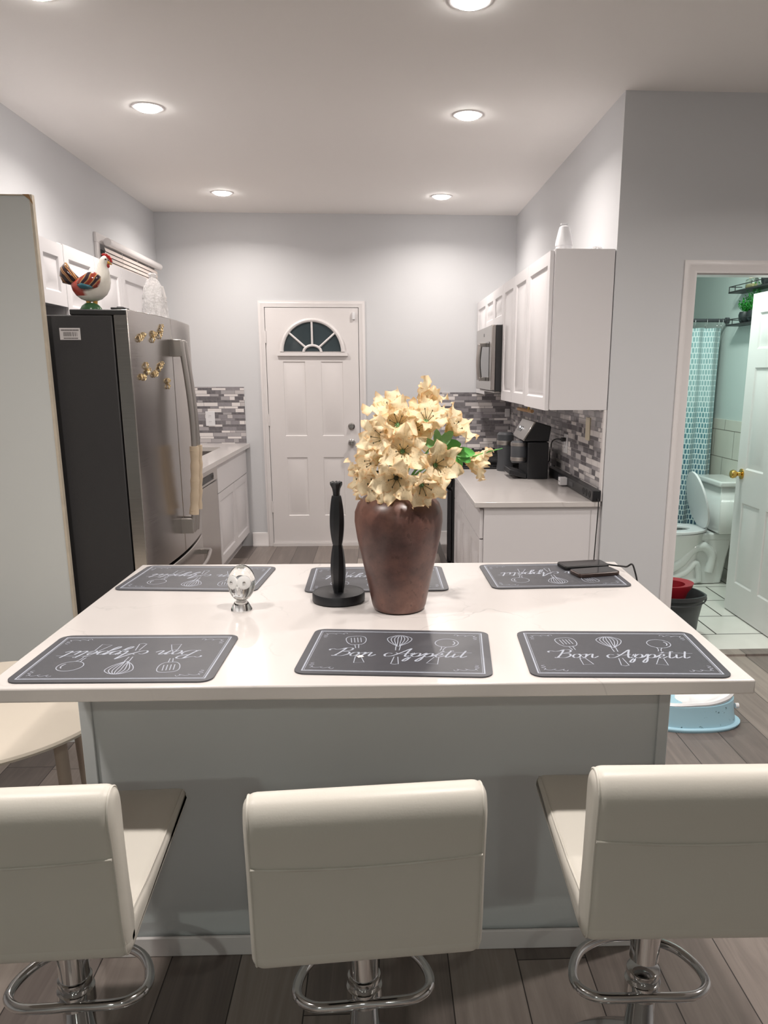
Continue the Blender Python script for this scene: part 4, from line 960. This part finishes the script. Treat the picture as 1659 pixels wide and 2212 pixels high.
# vase and lilies
VX, VY = .044, 1.965
va = MB(); va.lathe([(.001, .9305), (.058, .9305), (.066, .934), (.070, .945), (.080, .998), (.0935, 1.06), (.106, 1.12), (.112, 1.162), (.111, 1.186), (.103, 1.208), (.088, 1.224), (.066, 1.236), (.058, 1.244), (.060, 1.252), (.054, 1.252), (.050, 1.24), (.06, 1.22), (.095, 1.17), (.06, .96), (.001, .94)], (VX, VY, 0), 64, caps=False)
tag(va.build('vase', 'vase', smooth=60), 'large brown mottled ceramic vase of yellow lilies on island', 'vase')
def frame_to(d, roll=0):
    d = Vector(d).normalized(); return d.to_track_quat('Z', 'Y').to_matrix().to_4x4() @ Matrix.Rotation(roll, 4, 'Z')
def lily(c, d, size, openn, label, seed, petals=6, buds=False):
    q = random.Random(seed)
    t = thing('lily_flower', label, 'flower', (VX, VY, 1.235), 'cream yellow lilies in the vase')
    T = Matrix.Translation(Vector(c)) @ frame_to(d, q.uniform(0, 1))
    dn = Vector(d).normalized()
    for k in range(petals):
        inner = k % 2; ang = 2 * PI * k / petals; m = MB(); nu, nv = 8, 12
        Ls = size * (1.0 if inner else .95) * q.uniform(.93, 1.06); wm = size * (.30 if inner else .235); ph = q.uniform(0, 6)
        a0 = .35; a1 = openn * 1.25 * q.uniform(.92, 1.1); grid = []; r_, z_ = .0025, -.25 * size; 
        path = []
        for j in range(nv + 1):
            v = j / nv; th = a0 + (a1 - a0) * v ** .9; path.append((r_, z_, th)); r_ += math.sin(th) * Ls / nv; z_ += math.cos(th) * Ls / nv
        for j in range(nv + 1):
            v = j / nv; w = wm * (math.sin(PI * min(1, v * .95 + .05) ** 1.05) ** .85) + .0015; r0, z0, th = path[j]; row = []
            if v > .985: w = .003
            for i in range(nu + 1):
                u = -1 + 2 * i / nu; lift = .22 * w * u * u + (.012 * size / .08) * (u * u) * math.sin(v * 13 + ph + u * 2) * v + .004 * abs(u) * math.sin(v * 25 + ph)
                x = r0 - math.cos(th) * lift; z = z0 + math.sin(th) * lift; y = u * w
                p = Matrix.Rotation(ang, 4, 'Z') @ Vector((x, y, z + (.002 if inner else 0))); row.append(m.bm.verts.new(T @ p))
            grid.append(row)
        for j in range(nv):
            for i in range(nu):
                uv = [((i + a) / nu, (j + b) / nv) for a, b in ((0, 0), (1, 0), (1, 1), (0, 1))]
                m.face([grid[j][i], grid[j][i + 1], grid[j + 1][i + 1], grid[j + 1][i]], 0, uv)
        m.build('petal', 'petal', t, smooth=80, recalc=False)
    sm = MB()
    for k in range(5):
        a = 2 * PI * k / 5 + .3; e = T @ Vector((.016 * math.cos(a), .016 * math.sin(a), size * .22)); b = T @ Vector((.002, 0, -.15 * size))
        sm.tube([b, b.lerp(e, .6), e], .0007, 6); sm.sphere(e, (.0015, .0015, .0026), 8)
    sm.build('stamens', 'stemd', t)
    base = T @ Vector((0, 0, -.25 * size)); st_ = MB(); mid = base - dn * .025
    st_.tube(smoothpath([base + dn * .004, mid, (Vector((VX, VY, 1.24)) * .55 + mid * .45), (VX + (base.x - VX) * .15, VY + (base.y - VY) * .15, 1.20), (VX + q.uniform(-.02, .02), VY + q.uniform(-.02, .02), 1.0)], 5), .0028, 8)
    st_.tube([base - dn * .012, base + dn * .012], [.003, .006], 8)
    st_.build('stem', 'leafb' if seed % 3 else 'stemd', t)
    return t
FL = [((.052, 1.870, 1.347), (.0, -1, .15), .068, 1.45, 'wide open lily facing the viewer at centre of bouquet'),
      ((.022, 1.945, 1.435), (-.35, -.55, .8), .066, 1.35, 'lily at the upper left of the bouquet'),
      ((.112, 1.930, 1.420), (.1, -.6, .75), .066, 1.35, 'lily at the top middle of the bouquet'),
      ((.175, 1.930, 1.395), (.65, -.35, .55), .070, 1.15, 'lily at the upper right spreading sideways'),
      ((.108, 1.975, 1.455), (.55, .15, .75), .066, .62, 'trumpet lily highest of all, pointing up right'),
      ((.000, 1.900, 1.375), (-.65, -.7, .25), .066, 1.35, 'lily facing left on the middle left side'),
      ((-.018, 1.930, 1.318), (-.85, -.45, .1), .062, 1.3, 'lily facing left just above the left vase shoulder'),
      ((.035, 1.835, 1.285), (-.1, -.85, -.15), .066, 1.2, 'low lily drooping over the front vase rim'),
      ((.135, 1.880, 1.312), (.35, -.9, .1), .068, 1.3, 'lily facing right at middle right of bouquet'),
      ((.222, 1.945, 1.318), (.85, -.2, -.25), .068, .7, 'trumpet lily farthest right, pointing down right'),
      ((-.010, 1.900, 1.268), (-.5, -.75, -.3), .062, 1.25, 'low lily drooping over the left front vase rim'),
      ((.085, 1.960, 1.395), (.2, -.8, .55), .064, 1.35, 'lily tucked behind the central one toward upper right'),
      ((.100, 1.870, 1.262), (.3, -.75, -.35), .060, 1.25, 'low lily drooping over the right front vase rim'),
      ((-.045, 1.975, 1.275), (-.9, -.2, -.2), .062, 1.2, 'leftmost lily, low beside the vase shoulder'),
      ((.040, 1.905, 1.410), (-.1, -.85, .5), .064, 1.4, 'lily directly above the central wide open one'),
      ((.085, 2.02, 1.36), (.3, .8, .5), .064, 1.3, 'lily at the back of the bouquet'),
      ((.0, 2.02, 1.33), (-.4, .8, .4), .064, 1.3, 'lily at the back left of the bouquet')]
for i, (c, d, s, o_, lb) in enumerate(FL): lily(c, d, s * 1.18, o_, 'cream yellow ' + lb, 11 + i)
def leafblade(c, d, upv, L_, w, parent, m='leafb', curl=.3):
    d = Vector(d).normalized(); s = d.cross(Vector(upv)).normalized(); nrm = s.cross(d); b = MB(); g = []
    for j in range(9):
        v = j / 8; ww = w * math.sin(PI * (v * .9 + .07)) ** .6 if j < 8 else .001
        g.append([b.bm.verts.new(Vector(c) + d * L_ * v - nrm * curl * L_ * v * v + s * ww * u + nrm * .25 * ww * u * u) for u in (-1, -.5, 0, .5, 1)])
    for j in range(8):
        for i in range(4): b.face([g[j][i], g[j][i + 1], g[j + 1][i + 1], g[j + 1][i]])
    return b.build('leaf', m, parent, smooth=80)
sprig = thing('leaf_sprig', 'green plastic leaves between the lilies on the right side', 'leaves', (VX, VY, 1.235))
MB().tube(smoothpath([(VX + .01, VY, 1.02), (VX + .02, VY, 1.235), (.10, 1.93, 1.31), (.150, 1.915, 1.350), (.19, 1.92, 1.342)]), .003, 8).build('stem', 'leafb', sprig)
for c, d, L_, w in [((.140, 1.915, 1.352), (-.1, -.2, 1), .042, .010), ((.145, 1.912, 1.352), (.6, -.2, .9), .050, .011), ((.150, 1.915, 1.350), (.9, -.2, .25), .045, .016), ((.135, 1.915, 1.350), (-.8, -.3, .6), .040, .010),
                    ((.135, 1.912, 1.352), (-.3, -.4, -1), .045, .011), ((.175, 1.915, 1.340), (1, -.1, .0), .055, .013), ((.170, 1.912, 1.338), (.7, -.2, -.8), .045, .012), ((.185, 1.915, 1.338), (.9, -.2, -.5), .040, .012), ((.155, 1.925, 1.36), (.4, .1, 1), .03, .009)]:
    leafblade(c, d, (0, -1, .3), L_, w, sprig, 'leafg' if w > .0115 else 'leafb')
tg_ = MB(); tg_.tube(smoothpath([(.225, 1.93, 1.325), (.26, 1.925, 1.338), (.298, 1.92, 1.348)]), [.002] * 12 + [.0008], 6) if False else tg_.tube([(.225, 1.93, 1.325), (.265, 1.925, 1.340), (.298, 1.92, 1.348)], [.003, .0022, .0008], 6)
tg_.build('leaf_tip', 'leafg', sprig)

# towel holder
PH = thing('paper_towel_holder', 'black paper towel holder with round base, no roll, left of vase', 'holder', (-.117, 2.045, .930))
MB().lathe([(.066, .9305), (.0705, .933), (.0705, .952), (.0685, .9555)] + [(.0685 - .004 * k - .001 * (k % 2), .9555 - .0008 * (k % 2)) for k in range(1, 12)] + [(.001, .955)], (-.117, 2.045, 0), 56).build('base', 'plblack', PH, smooth=30)
loops = []
for k in range(61):
    f_ = k / 60; z = .953 + .262 * f_; r_ = .0125 + .0075 * abs(math.sin(PI * f_ * 2.0)) ** .8 if f_ < 1 else .0125
    tw = f_ * .5
    loops.append([(-.117 + r_ * math.cos(a + tw), 2.045 + r_ * math.sin(a + tw), z) for a in [2 * PI * i / 8 for i in range(8)]])
MB().loft(loops).build('pole', 'plblack', PH, smooth=20)
fn = MB(); fn.lathe([(.009, 1.214), (.009, 1.224), (.011, 1.234), (.0155, 1.243), (.0165, 1.247), (.013, 1.250)], (-.117, 2.045, 0), 8)
for k in range(8):
    a = 2 * PI * k / 8; fn.sphere((-.117 + .0125 * math.cos(a), 2.045 + .0125 * math.sin(a), 1.2495), (.004, .004, .003), 8)
fn.build('finial', 'plblack', PH, smooth=20)

# crystal owl
OX, OY = -.364, 1.968
ow = thing('crystal_owl', 'clear crystal owl figurine with frosted round eyes on island', 'figurine', (OX, OY, .930))
MB().lathe([(.001, .9306), (.027, .9306), (.0275, .933), (.020, .948), (.0155, .9535), (.001, .9545)], (OX, OY, 0), 14).build('base', 'crystal', ow, smooth=25)
MB().sphere((OX + .003, OY + .002, 1.002), (.035, .026, .0485), 40, T=Matrix.Rotation(.10, 4, 'Y')).build('body', 'crystal', ow, smooth=60)
for dx, dyy, a in ((.013, -.0200, .25), (-.0165, -.0155, -.70)):
    Te = frame_to((math.sin(a), -math.cos(a), .1)); e = MB(); e.lathe([(.0175, -.004), (.0175, .002), (.014, .0035), (.004, .0035), (.004, .001), (.001, .001)], (OX + dx, OY + dyy, 1.008), 28, T=Te); eo = e.build('eye', 'frost', ow)
    pu = MB(); pu.sphere((OX + dx + math.sin(a) * .003, OY + dyy - math.cos(a) * .003, 1.008), .0042, 14); pu.build('pupil', 'chrome', eo, smooth=60)
bkk = MB(); bkk.prism([(-.004, .999), (.003, .999), (-.0005, .988)], 'y', OY - .031, OY - .024); bmesh.ops.translate(bkk.bm, verts=bkk.bm.verts, vec=(OX - .002, 0, 0)); bkk.build('beak', 'frost', ow)

# ------------------------------------------------------------------ stools
def profile(pts, n=5): return [(p.x, p.y) for p in smoothpath([(y, z, 0) for y, z in pts], n, True)]
def inset(poly, d):
    N = len(poly); out = []
    ar = sum(poly[i][0] * poly[(i + 1) % N][1] - poly[(i + 1) % N][0] * poly[i][1] for i in range(N)); sg = 1 if ar > 0 else -1
    for i in range(N):
        tx = poly[(i + 1) % N][0] - poly[i - 1][0]; ty = poly[(i + 1) % N][1] - poly[i - 1][1]; l = math.hypot(tx, ty) or 1
        out.append((poly[i][0] - sg * ty / l * d, poly[i][1] + sg * tx / l * d))
    return out
def soft_extrude(mb, poly, hw, r=.022, bow=0.0):
    st_ = []
    K = 6
    for k in range(K + 1): a = PI / 2 * k / K; st_.append((-(hw - r) - r * math.cos(a), r * (1 - math.sin(a))))
    allst = st_ + [(-x, d) for x, d in st_[::-1]]
    mb.loft([[(x, y, z) for y, z in inset(poly, d)] for x, d in allst])
    return mb
def stool():
    t = thing('bar_stool', '', 'bar stool', (0, 0, 0), 'white leatherette bar stools along the island')
    seatp = profile([(.228, .604), (.245, .588), (.236, .564), (.18, .555), (0, .552), (-.12, .549), (-.215, .545), (-.245, .562), (-.238, .600), (-.18, .612), (-.08, .604), (.10, .602)])
    s_ = MB(); soft_extrude(s_, seatp, .197); so = s_.build('seat', 'leather', t, smooth=60)
    backp = profile([(-.238, .556), (-.252, .610), (-.257, .700), (-.264, .770), (-.270, .832), (-.256, .867), (-.226, .873), (-.203, .848), (-.200, .765), (-.195, .685), (-.188, .620), (-.195, .560)])
    b_ = MB(); soft_extrude(b_, backp, .197); bo = b_.build('backrest', 'leather', t, smooth=60)
    # piping on the four side edges
    for nm, pr, par in (('piping', seatp, so), ('piping', backp, bo)):
        for sx in (-1, 1):
            m = MB(); pp_ = inset(pr, .0042); m.tube([(sx * .1885, y, z) for y, z in pp_], .0022, 6, closed=True); m.build(nm, 'leather', par, smooth=60)
    sm = MB(); sm.tube(smoothpath([(-.188, -.2630, .757), (-.09, -.2628, .751), (.0, -.2627, .749), (.09, -.2628, .751), (.188, -.2630, .757)]), .0026, 6); sm.build('seam', 'leather', bo, smooth=60)
    MB().lathe([(.030, .315), (.030, .50), (.022, .505), (.022, .538)], n=36).build('gas_lift', 'chrome', t)
    MB().lathe([(.031, .03), (.031, .30), (.034, .305), (.034, .318), (.030, .32)], n=36).build('post', 'chrome', t)
    MB().box((-.085, -.085, .535), (.085, .085, .551)).build('seat_plate', 'blackmetal', t, .003)
    MB().lathe([(.001, 0), (.198, 0), (.202, .005), (.195, .012), (.12, .020), (.05, .032), (.034, .045), (.031, .05)], n=64).build('base', 'chrome', t)
    rp = [(0, -.033), (-.05, -.035), (-.105, -.030), (-.137, .0), (-.135, .05), (-.105, .105), (-.05, .138), (0, .145), (.05, .138), (.105, .105), (.135, .05), (.137, .0), (.105, -.030), (.05, -.035)]
    fr_ = MB(); fr_.tube(smoothpath([(x, y, .275) for x, y in rp], 5, True), .0105, 12, closed=True)
    fr_.lathe([(.031, .255), (.037, .258), (.037, .292), (.031, .295)], n=32)
    fr_.build('footrest', 'chrome', t, smooth=60)
    lv = MB(); lv.tube([(.02, 0, .530), (.10, .01, .524), (.155, .015, .512)], .005, 8); lv.build('height_lever', 'chrome', t)
    return t
s0 = stool()
ST = [(-.045, 1.385, 4.0, 0.0, 'middle white bar stool seen squarely from behind'), (-.640, 1.405, 2.0, .0, 'left white bar stool cut by left edge of photo'), (.538, 1.375, -1.5, .030, 'right white bar stool beside the wider gap, cut by right edge')]
for i, (x, y, a, dz, lb) in enumerate(ST):
    o = s0 if i == 0 else copy_tree(s0, (x, y, 0), R(a))
    o.location = (x, y, 0); o.rotation_euler = (0, 0, R(a)); o['label'] = lb
    if dz:
        for ch in o.children:
            if ch.name.split('.')[0] in ('seat', 'backrest', 'seat_plate', 'height_lever', 'gas_lift'): ch.location.z += dz

# ------------------------------------------------------------------ round table at left
rt_ = thing('round_table', 'round cream low table at far left between panel and island', 'table', (-1.28, 2.36, 0))
MB().lathe([(.001, .478), (.415, .478), (.428, .484), (.43, .492), (.426, .4995), (.001, .50)], (-1.28, 2.36, 0), 96).build('tabletop', 'tabletop', rt_)
for a in (-28, 62, 152, 242):
    c_, s1 = math.cos(R(a)), math.sin(R(a)); MB().cyl((-1.28 + .38 * c_, 2.36 + .38 * s1, 0), (-1.28 + .36 * c_, 2.36 + .36 * s1, .4775), .016, .020, 12).build('leg', 'tableleg', rt_)

# ------------------------------------------------------------------ bathroom
bd = thing('door_2', '', '', (2.30, 4.51, .012)); del bd['label']; del bd['category']; struct(bd)
# door stands open at right angles, its face looks towards -X
Wd_, Hd_ = .77, 1.985
cols = [(.11, .345), (.425, .66)]; rows = [(.20, .72), (.93, 1.55), (1.66, 1.87)]
for fx, o_, U_ in ((0, (2.276, 4.915, .014), (0, -1, 0)),):
    MB().slab(o_, U_, (0, 0, 1), Wd_, Hd_, .034, [(a, b, c, d) for (a, c) in cols for (b, d) in rows], ((0, 0), (.01, -.007), (.022, -.007), (.045, -.001))).build('door_panel', 'trim', bd, smooth=25)
TX_ = Matrix.Rotation(R(-90), 4, 'Y')
MB().lathe([(.033, 0), (.033, .006), (.014, .012), (.012, .030), (.022, .040), (.028, .055), (.024, .070), (.012, .076), (.001, .077)], (2.276, 4.845, .912), 32, T=TX_).build('door_knob', 'brass', bd)
for z in (.25, 1.0, 1.8): MB().cyl((2.300, 4.140, z - .045), (2.300, 4.140, z + .045), .006, n=10).build('hinge', 'brass', bd)
# toilet
to = thing('toilet', 'white toilet with lid raised seen through bathroom doorway', 'toilet', (2.25, 5.62, .006))
TYc = 5.62
def ell(cx_, rx, ry, z, n=36, front=1.0):
    out = []
    for k in range(n):
        a = 2 * PI * k / n; c_ = math.cos(a); r_x = rx * (front if c_ < 0 else 1); out.append((cx_ + r_x * c_, TYc + ry * math.sin(a), z))
    return out
MB().loft([ell(2.24, .20, .115, .0062), ell(2.24, .205, .118, .02), ell(2.235, .19, .098, .05), ell(2.22, .19, .094, .16), ell(2.19, .205, .115, .24), ell(2.15, .24, .160, .32), ell(2.13, .265, .180, .375), ell(2.13, .27, .185, .395), ell(2.13, .25, .165, .398), ell(2.12, .20, .125, .37), ell(2.12, .13, .08, .28), ell(2.12, .03, .03, .24)]).build('bowl', 'porcelain', to, sub=1, smooth=60)
bs = MB(); bs.loft([[(x, TYc + y, z) for y, z in ((-.10, .335), (.10, .335), (.105, .395), (-.105, .395))] for x in (2.26, 2.58)]); bs.loft([[(2.40, TYc - .085, .0062), (2.52, TYc - .085, .0062), (2.52, TYc + .085, .0062), (2.40, TYc + .085, .0062)], [(2.38, TYc - .08, .20), (2.55, TYc - .08, .20), (2.55, TYc + .08, .20), (2.38, TYc + .08, .20)], [(2.36, TYc - .10, .35), (2.57, TYc - .10, .35), (2.57, TYc + .10, .35), (2.36, TYc + .10, .35)]]); bs.build('tank_support', 'porcelain', to, .015)
tw_ = MB(); tw_.loft([[(2.10, TYc + y, z) for y, z in ((-.07, .03), (.07, .03), (.07, .20), (-.07, .20))], [(2.30, TYc + y, z) for y, z in ((-.088, .012), (.088, .012), (.088, .34), (-.088, .34))], [(2.47, TYc + y, z) for y, z in ((-.086, .012), (.086, .012), (.09, .35), (-.09, .35))]])
for s1 in (-1, 1):
    tw_.tube(smoothpath([(2.08, TYc + s1 * .084, .10), (2.20, TYc + s1 * .088, .17), (2.28, TYc + s1 * .090, .27), (2.37, TYc + s1 * .088, .29), (2.43, TYc + s1 * .084, .22), (2.42, TYc + s1 * .080, .10)]), .036, 12)
    tw_.tube(smoothpath([(2.13, TYc + s1 * .090, .05), (2.24, TYc + s1 * .095, .10), (2.31, TYc + s1 * .095, .17), (2.34, TYc + s1 * .09, .10), (2.35, TYc + s1 * .088, .03)]), .024, 12)
tw_.build('trapway', 'porcelain', to, smooth=60)
MB().loft([[(2.405 + i, TYc - .21 + i, z), (2.595 - i, TYc - .21 + i, z), (2.595 - i, TYc + .21 - i, z), (2.405 + i, TYc + .21 - i, z)] for z, i in ((.40, .03), (.42, .014), (.74, .0), (.745, .0))]).build('tank', 'porcelain', to, .02, 3)
MB().box((2.390, TYc - .222, .745), (2.600, TYc + .222, .785)).build('tank_lid', 'porcelain', to, .012, 3)
def ringseat(z0, z1):
    m = MB(); A = ell(2.13, .275, .190, z0, 40); B = ell(2.13, .275, .190, z1, 40); C_ = ell(2.115, .165, .105, z1, 40); D = ell(2.115, .165, .105, z0, 40); m.loft([A, B, C_, D], closed=True); return m
ringseat(.400, .420).build('seat', 'wplastic', to, .005)
lid = MB(); hx, hz = 2.375, .425; tilt = R(14)
def lidp(k, off):
    out = []
    for i in range(40):
        a = 2 * PI * i / 40; u = .205 + .215 * math.cos(a) * k; w = .185 * math.sin(a) * k * (1 - .10 * math.cos(a)); out.append((hx + u * math.sin(-tilt) * -1 * -1 + off * math.cos(tilt), TYc + w, hz + u * math.cos(tilt) + off * math.sin(tilt)))
    return out
lid.loft([lidp(.93, -.010), lidp(1.0, -.007), lidp(1.0, .007), lidp(.93, .012)]); lid.build('lid', 'wplastic', to, smooth=50)
# bucket with wringer
BX, BY = 1.735, 4.43
bu = thing('mop_bucket', 'dark grey mop bucket with red wringer inside bathroom doorway', 'bucket', (BX, BY, .006))
def ov(r1_, r2_, z, n=44, lip=0): return [(BX + r1_ * math.cos(2 * PI * k / n), BY + r2_ * math.sin(2 * PI * k / n), z + lip * max(0, math.cos(2 * PI * k / n)) ** 8) for k in range(n)]
MB().loft([ov(.02, .02, .0065), ov(.145, .115, .0065), ov(.150, .120, .02), ov(.158, .128, .12), ov(.160, .130, .125), ov(.178, .146, .235), ov(.192, .158, .238, lip=-.01), ov(.194, .160, .262, lip=-.012), ov(.182, .150, .262, lip=-.012), ov(.172, .140, .23), ov(.14, .11, .03), ov(.02, .02, .02)]).build('bucket_body', 'bucket', bu, smooth=50)
wr = MB(); W0 = lambda r1_, r2_, z: [(BX - .035 + r1_ * math.cos(2 * PI * k / 40), BY + .02 + r2_ * math.sin(2 * PI * k / 40), z) for k in range(40)]
wr.loft([W0(.085, .07, .14), W0(.125, .105, .262), W0(.150, .125, .300), W0(.155, .130, .318), W0(.105, .088, .310), W0(.098, .08, .26), W0(.07, .055, .16)])
for dx in (-.02, .03): wr.box((BX + dx, BY + .14, .315), (BX + dx + .01, BY + .155, .345))
wr.build('wringer', 'red', bu, smooth=50)
hn = MB(); hn.tube([(BX + .19 * math.cos(a), BY - .16 * math.sin(a) - .003, .245 - .03 * math.sin(a)) for a in [PI * k / 20 for k in range(21)]], .005, 8); hn.build('handle', 'bucket', bu, smooth=60)
# curtain
CY = 6.03
ro_ = thing('curtain_rod', 'dark grey shower curtain rod with metal rings in bathroom', 'curtain rod', (2.2, CY, 1.914))
MB().cyl((1.28, CY, 1.916), (2.60, CY, 1.916), .013).build('rod', 'plgrey', ro_); MB().cyl((2.594, CY, 1.916), (2.6195, CY, 1.916), .022).build('end_cap', 'plgrey', ro_)
cu = thing('shower_curtain', 'shower curtain with rows of blue grey brush marks darker downward', 'curtain', (2.2, CY, .2))
def cur(nx=160, nz=30, x0=1.45, x1=2.575, z0=.16, z1=1.865):
    m = MB(); g = []
    for j in range(nz + 1):
        v = j / nz; z = z0 + (z1 - z0) * v; row = []
        for i in range(nx + 1):
            u = i / nx; x = x0 + (x1 - x0) * u; am = .022 + .010 * (1 - v)
            y = CY + am * math.sin(u * 58 + .5 * math.sin(u * 9)) + .012 * math.sin(u * 17 + v * 2) ; row.append(m.bm.verts.new((x + .006 * math.sin(v * 5 + u * 20), y, z - .006 * abs(math.sin(u * 29)) * (v > .98))))
        g.append(row)
    for j in range(nz):
        for i in range(nx): m.face([g[j][i], g[j][i + 1], g[j + 1][i + 1], g[j + 1][i]], 0, [((i + a) / nx * 1.45, (j + b) / nz * 1.75) for a, b in ((0, 0), (1, 0), (1, 1), (0, 1))])
    return m
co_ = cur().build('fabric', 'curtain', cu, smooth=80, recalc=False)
for x in (1.55, 1.75, 1.95, 2.15, 2.36, 2.45, 2.54, 2.57):
    m = MB(); m.tube([(x + .002 * math.sin(a), CY + .018 * math.cos(a), 1.895 + .036 * math.sin(a)) for a in [2 * PI * k / 16 for k in range(16)]], .0018, 6, closed=True); m.build('ring', 'chrome', cu, smooth=60)
tub = MB(); tub.box((1.28, 6.10, .006), (2.60, 6.18, .45)); tub.box((1.28, 6.95, .006), (2.60, 7.09, .45)); tub.box((1.28, 6.18, .006), (2.60, 6.95, .12)); tag(tub.build('bathtub', 'porcelain', bevel=.01), 'white bathtub behind the shower curtain', 'bathtub')
# shelves
def shelf(z, label, y0, y1):
    t = thing('wall_shelf', label, 'shelf', (2.57, (y0 + y1) / 2, z), 'black wall shelves in the bathroom')
    MB().box((2.515, y0, z), (2.6195, y1, z + .012)).build('board', 'blackmetal', t, .002)
    r_ = MB(); r_.tube([(2.612, y0 + .004, z + .045), (2.519, y0 + .004, z + .045), (2.519, y1 - .004, z + .045), (2.612, y1 - .004, z + .045)], .003, 6)
    for y in (y0 + .004, y0 + .10, y1 - .1, y1 - .004): r_.cyl((2.519, y, z + .01), (2.519, y, z + .045), .003, n=6)
    r_.build('rail', 'blackmetal', t); return t
shelf(2.088, 'upper black wall shelf with rail in the bathroom', 5.20, 5.84); shelf(1.862, 'lower black wall shelf with rail holding potted plants', 5.20, 5.84)
rd = thing('reed_diffuser', 'clear glass bottle with cream cap on upper bathroom shelf', 'diffuser', (2.565, 5.585, 2.1005))
MB().box((2.540, 5.53, 2.101), (2.592, 5.64, 2.165)).build('bottle', 'paleglass', rd, .012, 3); MB().box((2.547, 5.537, 2.104), (2.585, 5.633, 2.13)).build('oil', 'oil', rd, .008)
MB().lathe([(.02, 2.1655), (.02, 2.195), (.001, 2.196)], (2.565, 5.585, 0), 20).build('cap', 'yplastic', rd)
s1 = MB()
for k in range(5): s1.cyl((2.565, 5.585, 2.16), (2.565 + .02 * math.cos(k * 1.3), 5.585 + .03 * math.sin(k * 1.3), 2.30), .0015, n=6)
s1.build('reeds', 'wood', rd)
def potplant(x, y, z, n, label, seed, s=1.0, tall=.13):
    q_ = random.Random(seed); t = thing('potted_plant', label, 'plant', (x, y, z), 'small potted plants on bathroom shelves')
    MB().lathe([(.030 * s, z), (.043 * s, z + .02), (.046 * s, z + .055), (.040 * s, z + .075), (.036 * s, z + .075), (.034 * s, z + .06), (.001, z + .06)], (x, y, 0), 24).build('pot', 'terracup', t)
    m = MB()
    for k in range(n):
        a = q_.uniform(0, 2 * PI); el = q_.uniform(.3, 1.4); L_ = tall * q_.uniform(.5, 1); b = Vector((x, y, z + .065)); e = b + Vector((math.cos(a) * math.cos(el) * .55, math.sin(a) * math.cos(el) * .8, math.sin(el))) * L_
        m.tube([b, b.lerp(e, .5), e], .0012, 5)
        for j in range(9):
            c_ = b.lerp(e, .35 + .65 * j / 8); d = Vector((q_.uniform(-1, 1), q_.uniform(-1, 1), q_.uniform(-.2, 1))).normalized(); w_ = d.cross(Vector((.3, .2, 1))).normalized() * .0055 * s; l2 = .020 * s
            m.poly([c_, c_ + d * l2 * .5 + w_, c_ + d * l2, c_ + d * l2 * .5 - w_])
    m.build('foliage', 'leafp', t, smooth=0)
potplant(2.565, 5.64, 1.8745, 34, 'green potted plant in dark bowl, left one on lower shelf', 2); potplant(2.565, 5.50, 1.8745, 38, 'taller green potted plant next to it, partly behind the open door', 4, 1.05, .19)
potplant(2.565, 5.36, 2.1005, 10, 'small dark pot with thin shoots on upper shelf', 9, .9, .10)
hk = MB(); hk.box((2.609, 5.545, 1.64), (2.6195, 5.560, 1.67)); hk.tube([(2.612, 5.552, 1.665), (2.59, 5.552, 1.672), (2.585, 5.552, 1.66)], .004, 8); hk.tube([(2.612, 5.552, 1.645), (2.60, 5.552, 1.635), (2.592, 5.552, 1.645)], .004, 8)
tag(hk.build('robe_hook', 'nickel', bevel=.001), 'small metal robe hook on bathroom wall under shelves', 'hook')
# child's potty
pt = thing('toddler_potty', 'pale blue toddler potty with white top on floor right of island', 'potty', (1.385, 3.22, 0))
PX, PY = 1.385, 3.22
def pl(s, z, k=40, back=0.0):
    out = []
    for i in range(k):
        a = 2 * PI * i / k; r1_ = .172 + .028 * math.cos(2 * a) ; out.append((PX + s * r1_ * math.cos(a) * 1.02, PY + s * r1_ * .82 * math.sin(a), z + back * max(0, math.cos(a)) ** 2 - back * .7 * max(0, -math.cos(a)) ** 2 + .02 * (z > .1) * math.cos(a) * 0))
    return out
t_ = NT('spotted_blue_plastic'); nz = t_.noise(28, 5, rough=.7); t_.set(color=t_.mix(t_.math('MULTIPLY', t_.math('GREATER_THAN', nz.outputs[0], .635), .8), lin('a3c9d8'), lin('3f5a66')), rough=.35); POT = t_.m
MB().loft([pl(1.05, .0), pl(1.05, .012), pl(.98, .014), pl(.94, .05), pl(.91, .09), pl(.90, .112, back=.012), pl(.80, .114, back=.012), pl(.5, .11)]).build('body', POT, pt, smooth=45)
MB().loft([pl(.86, .113, back=.018), pl(.89, .122, back=.026), pl(.84, .130, back=.03), pl(.64, .126, back=.03), pl(.56, .116, back=.02), pl(.3, .113)]).build('seat_top', 'wplastic', pt, smooth=50)
MB().loft([pl(1.055, .002), pl(1.085, .008), pl(1.085, .014), pl(1.05, .018)]).build('foot_rim', 'blue', pt, smooth=50)
MB().lathe([(.012, 0), (.012, .015), (.001, .018)], (PX + .185, PY - .03, .085), 14, T=Matrix.Rotation(R(90), 4, 'Y')).build('side_button', 'wplastic', pt)
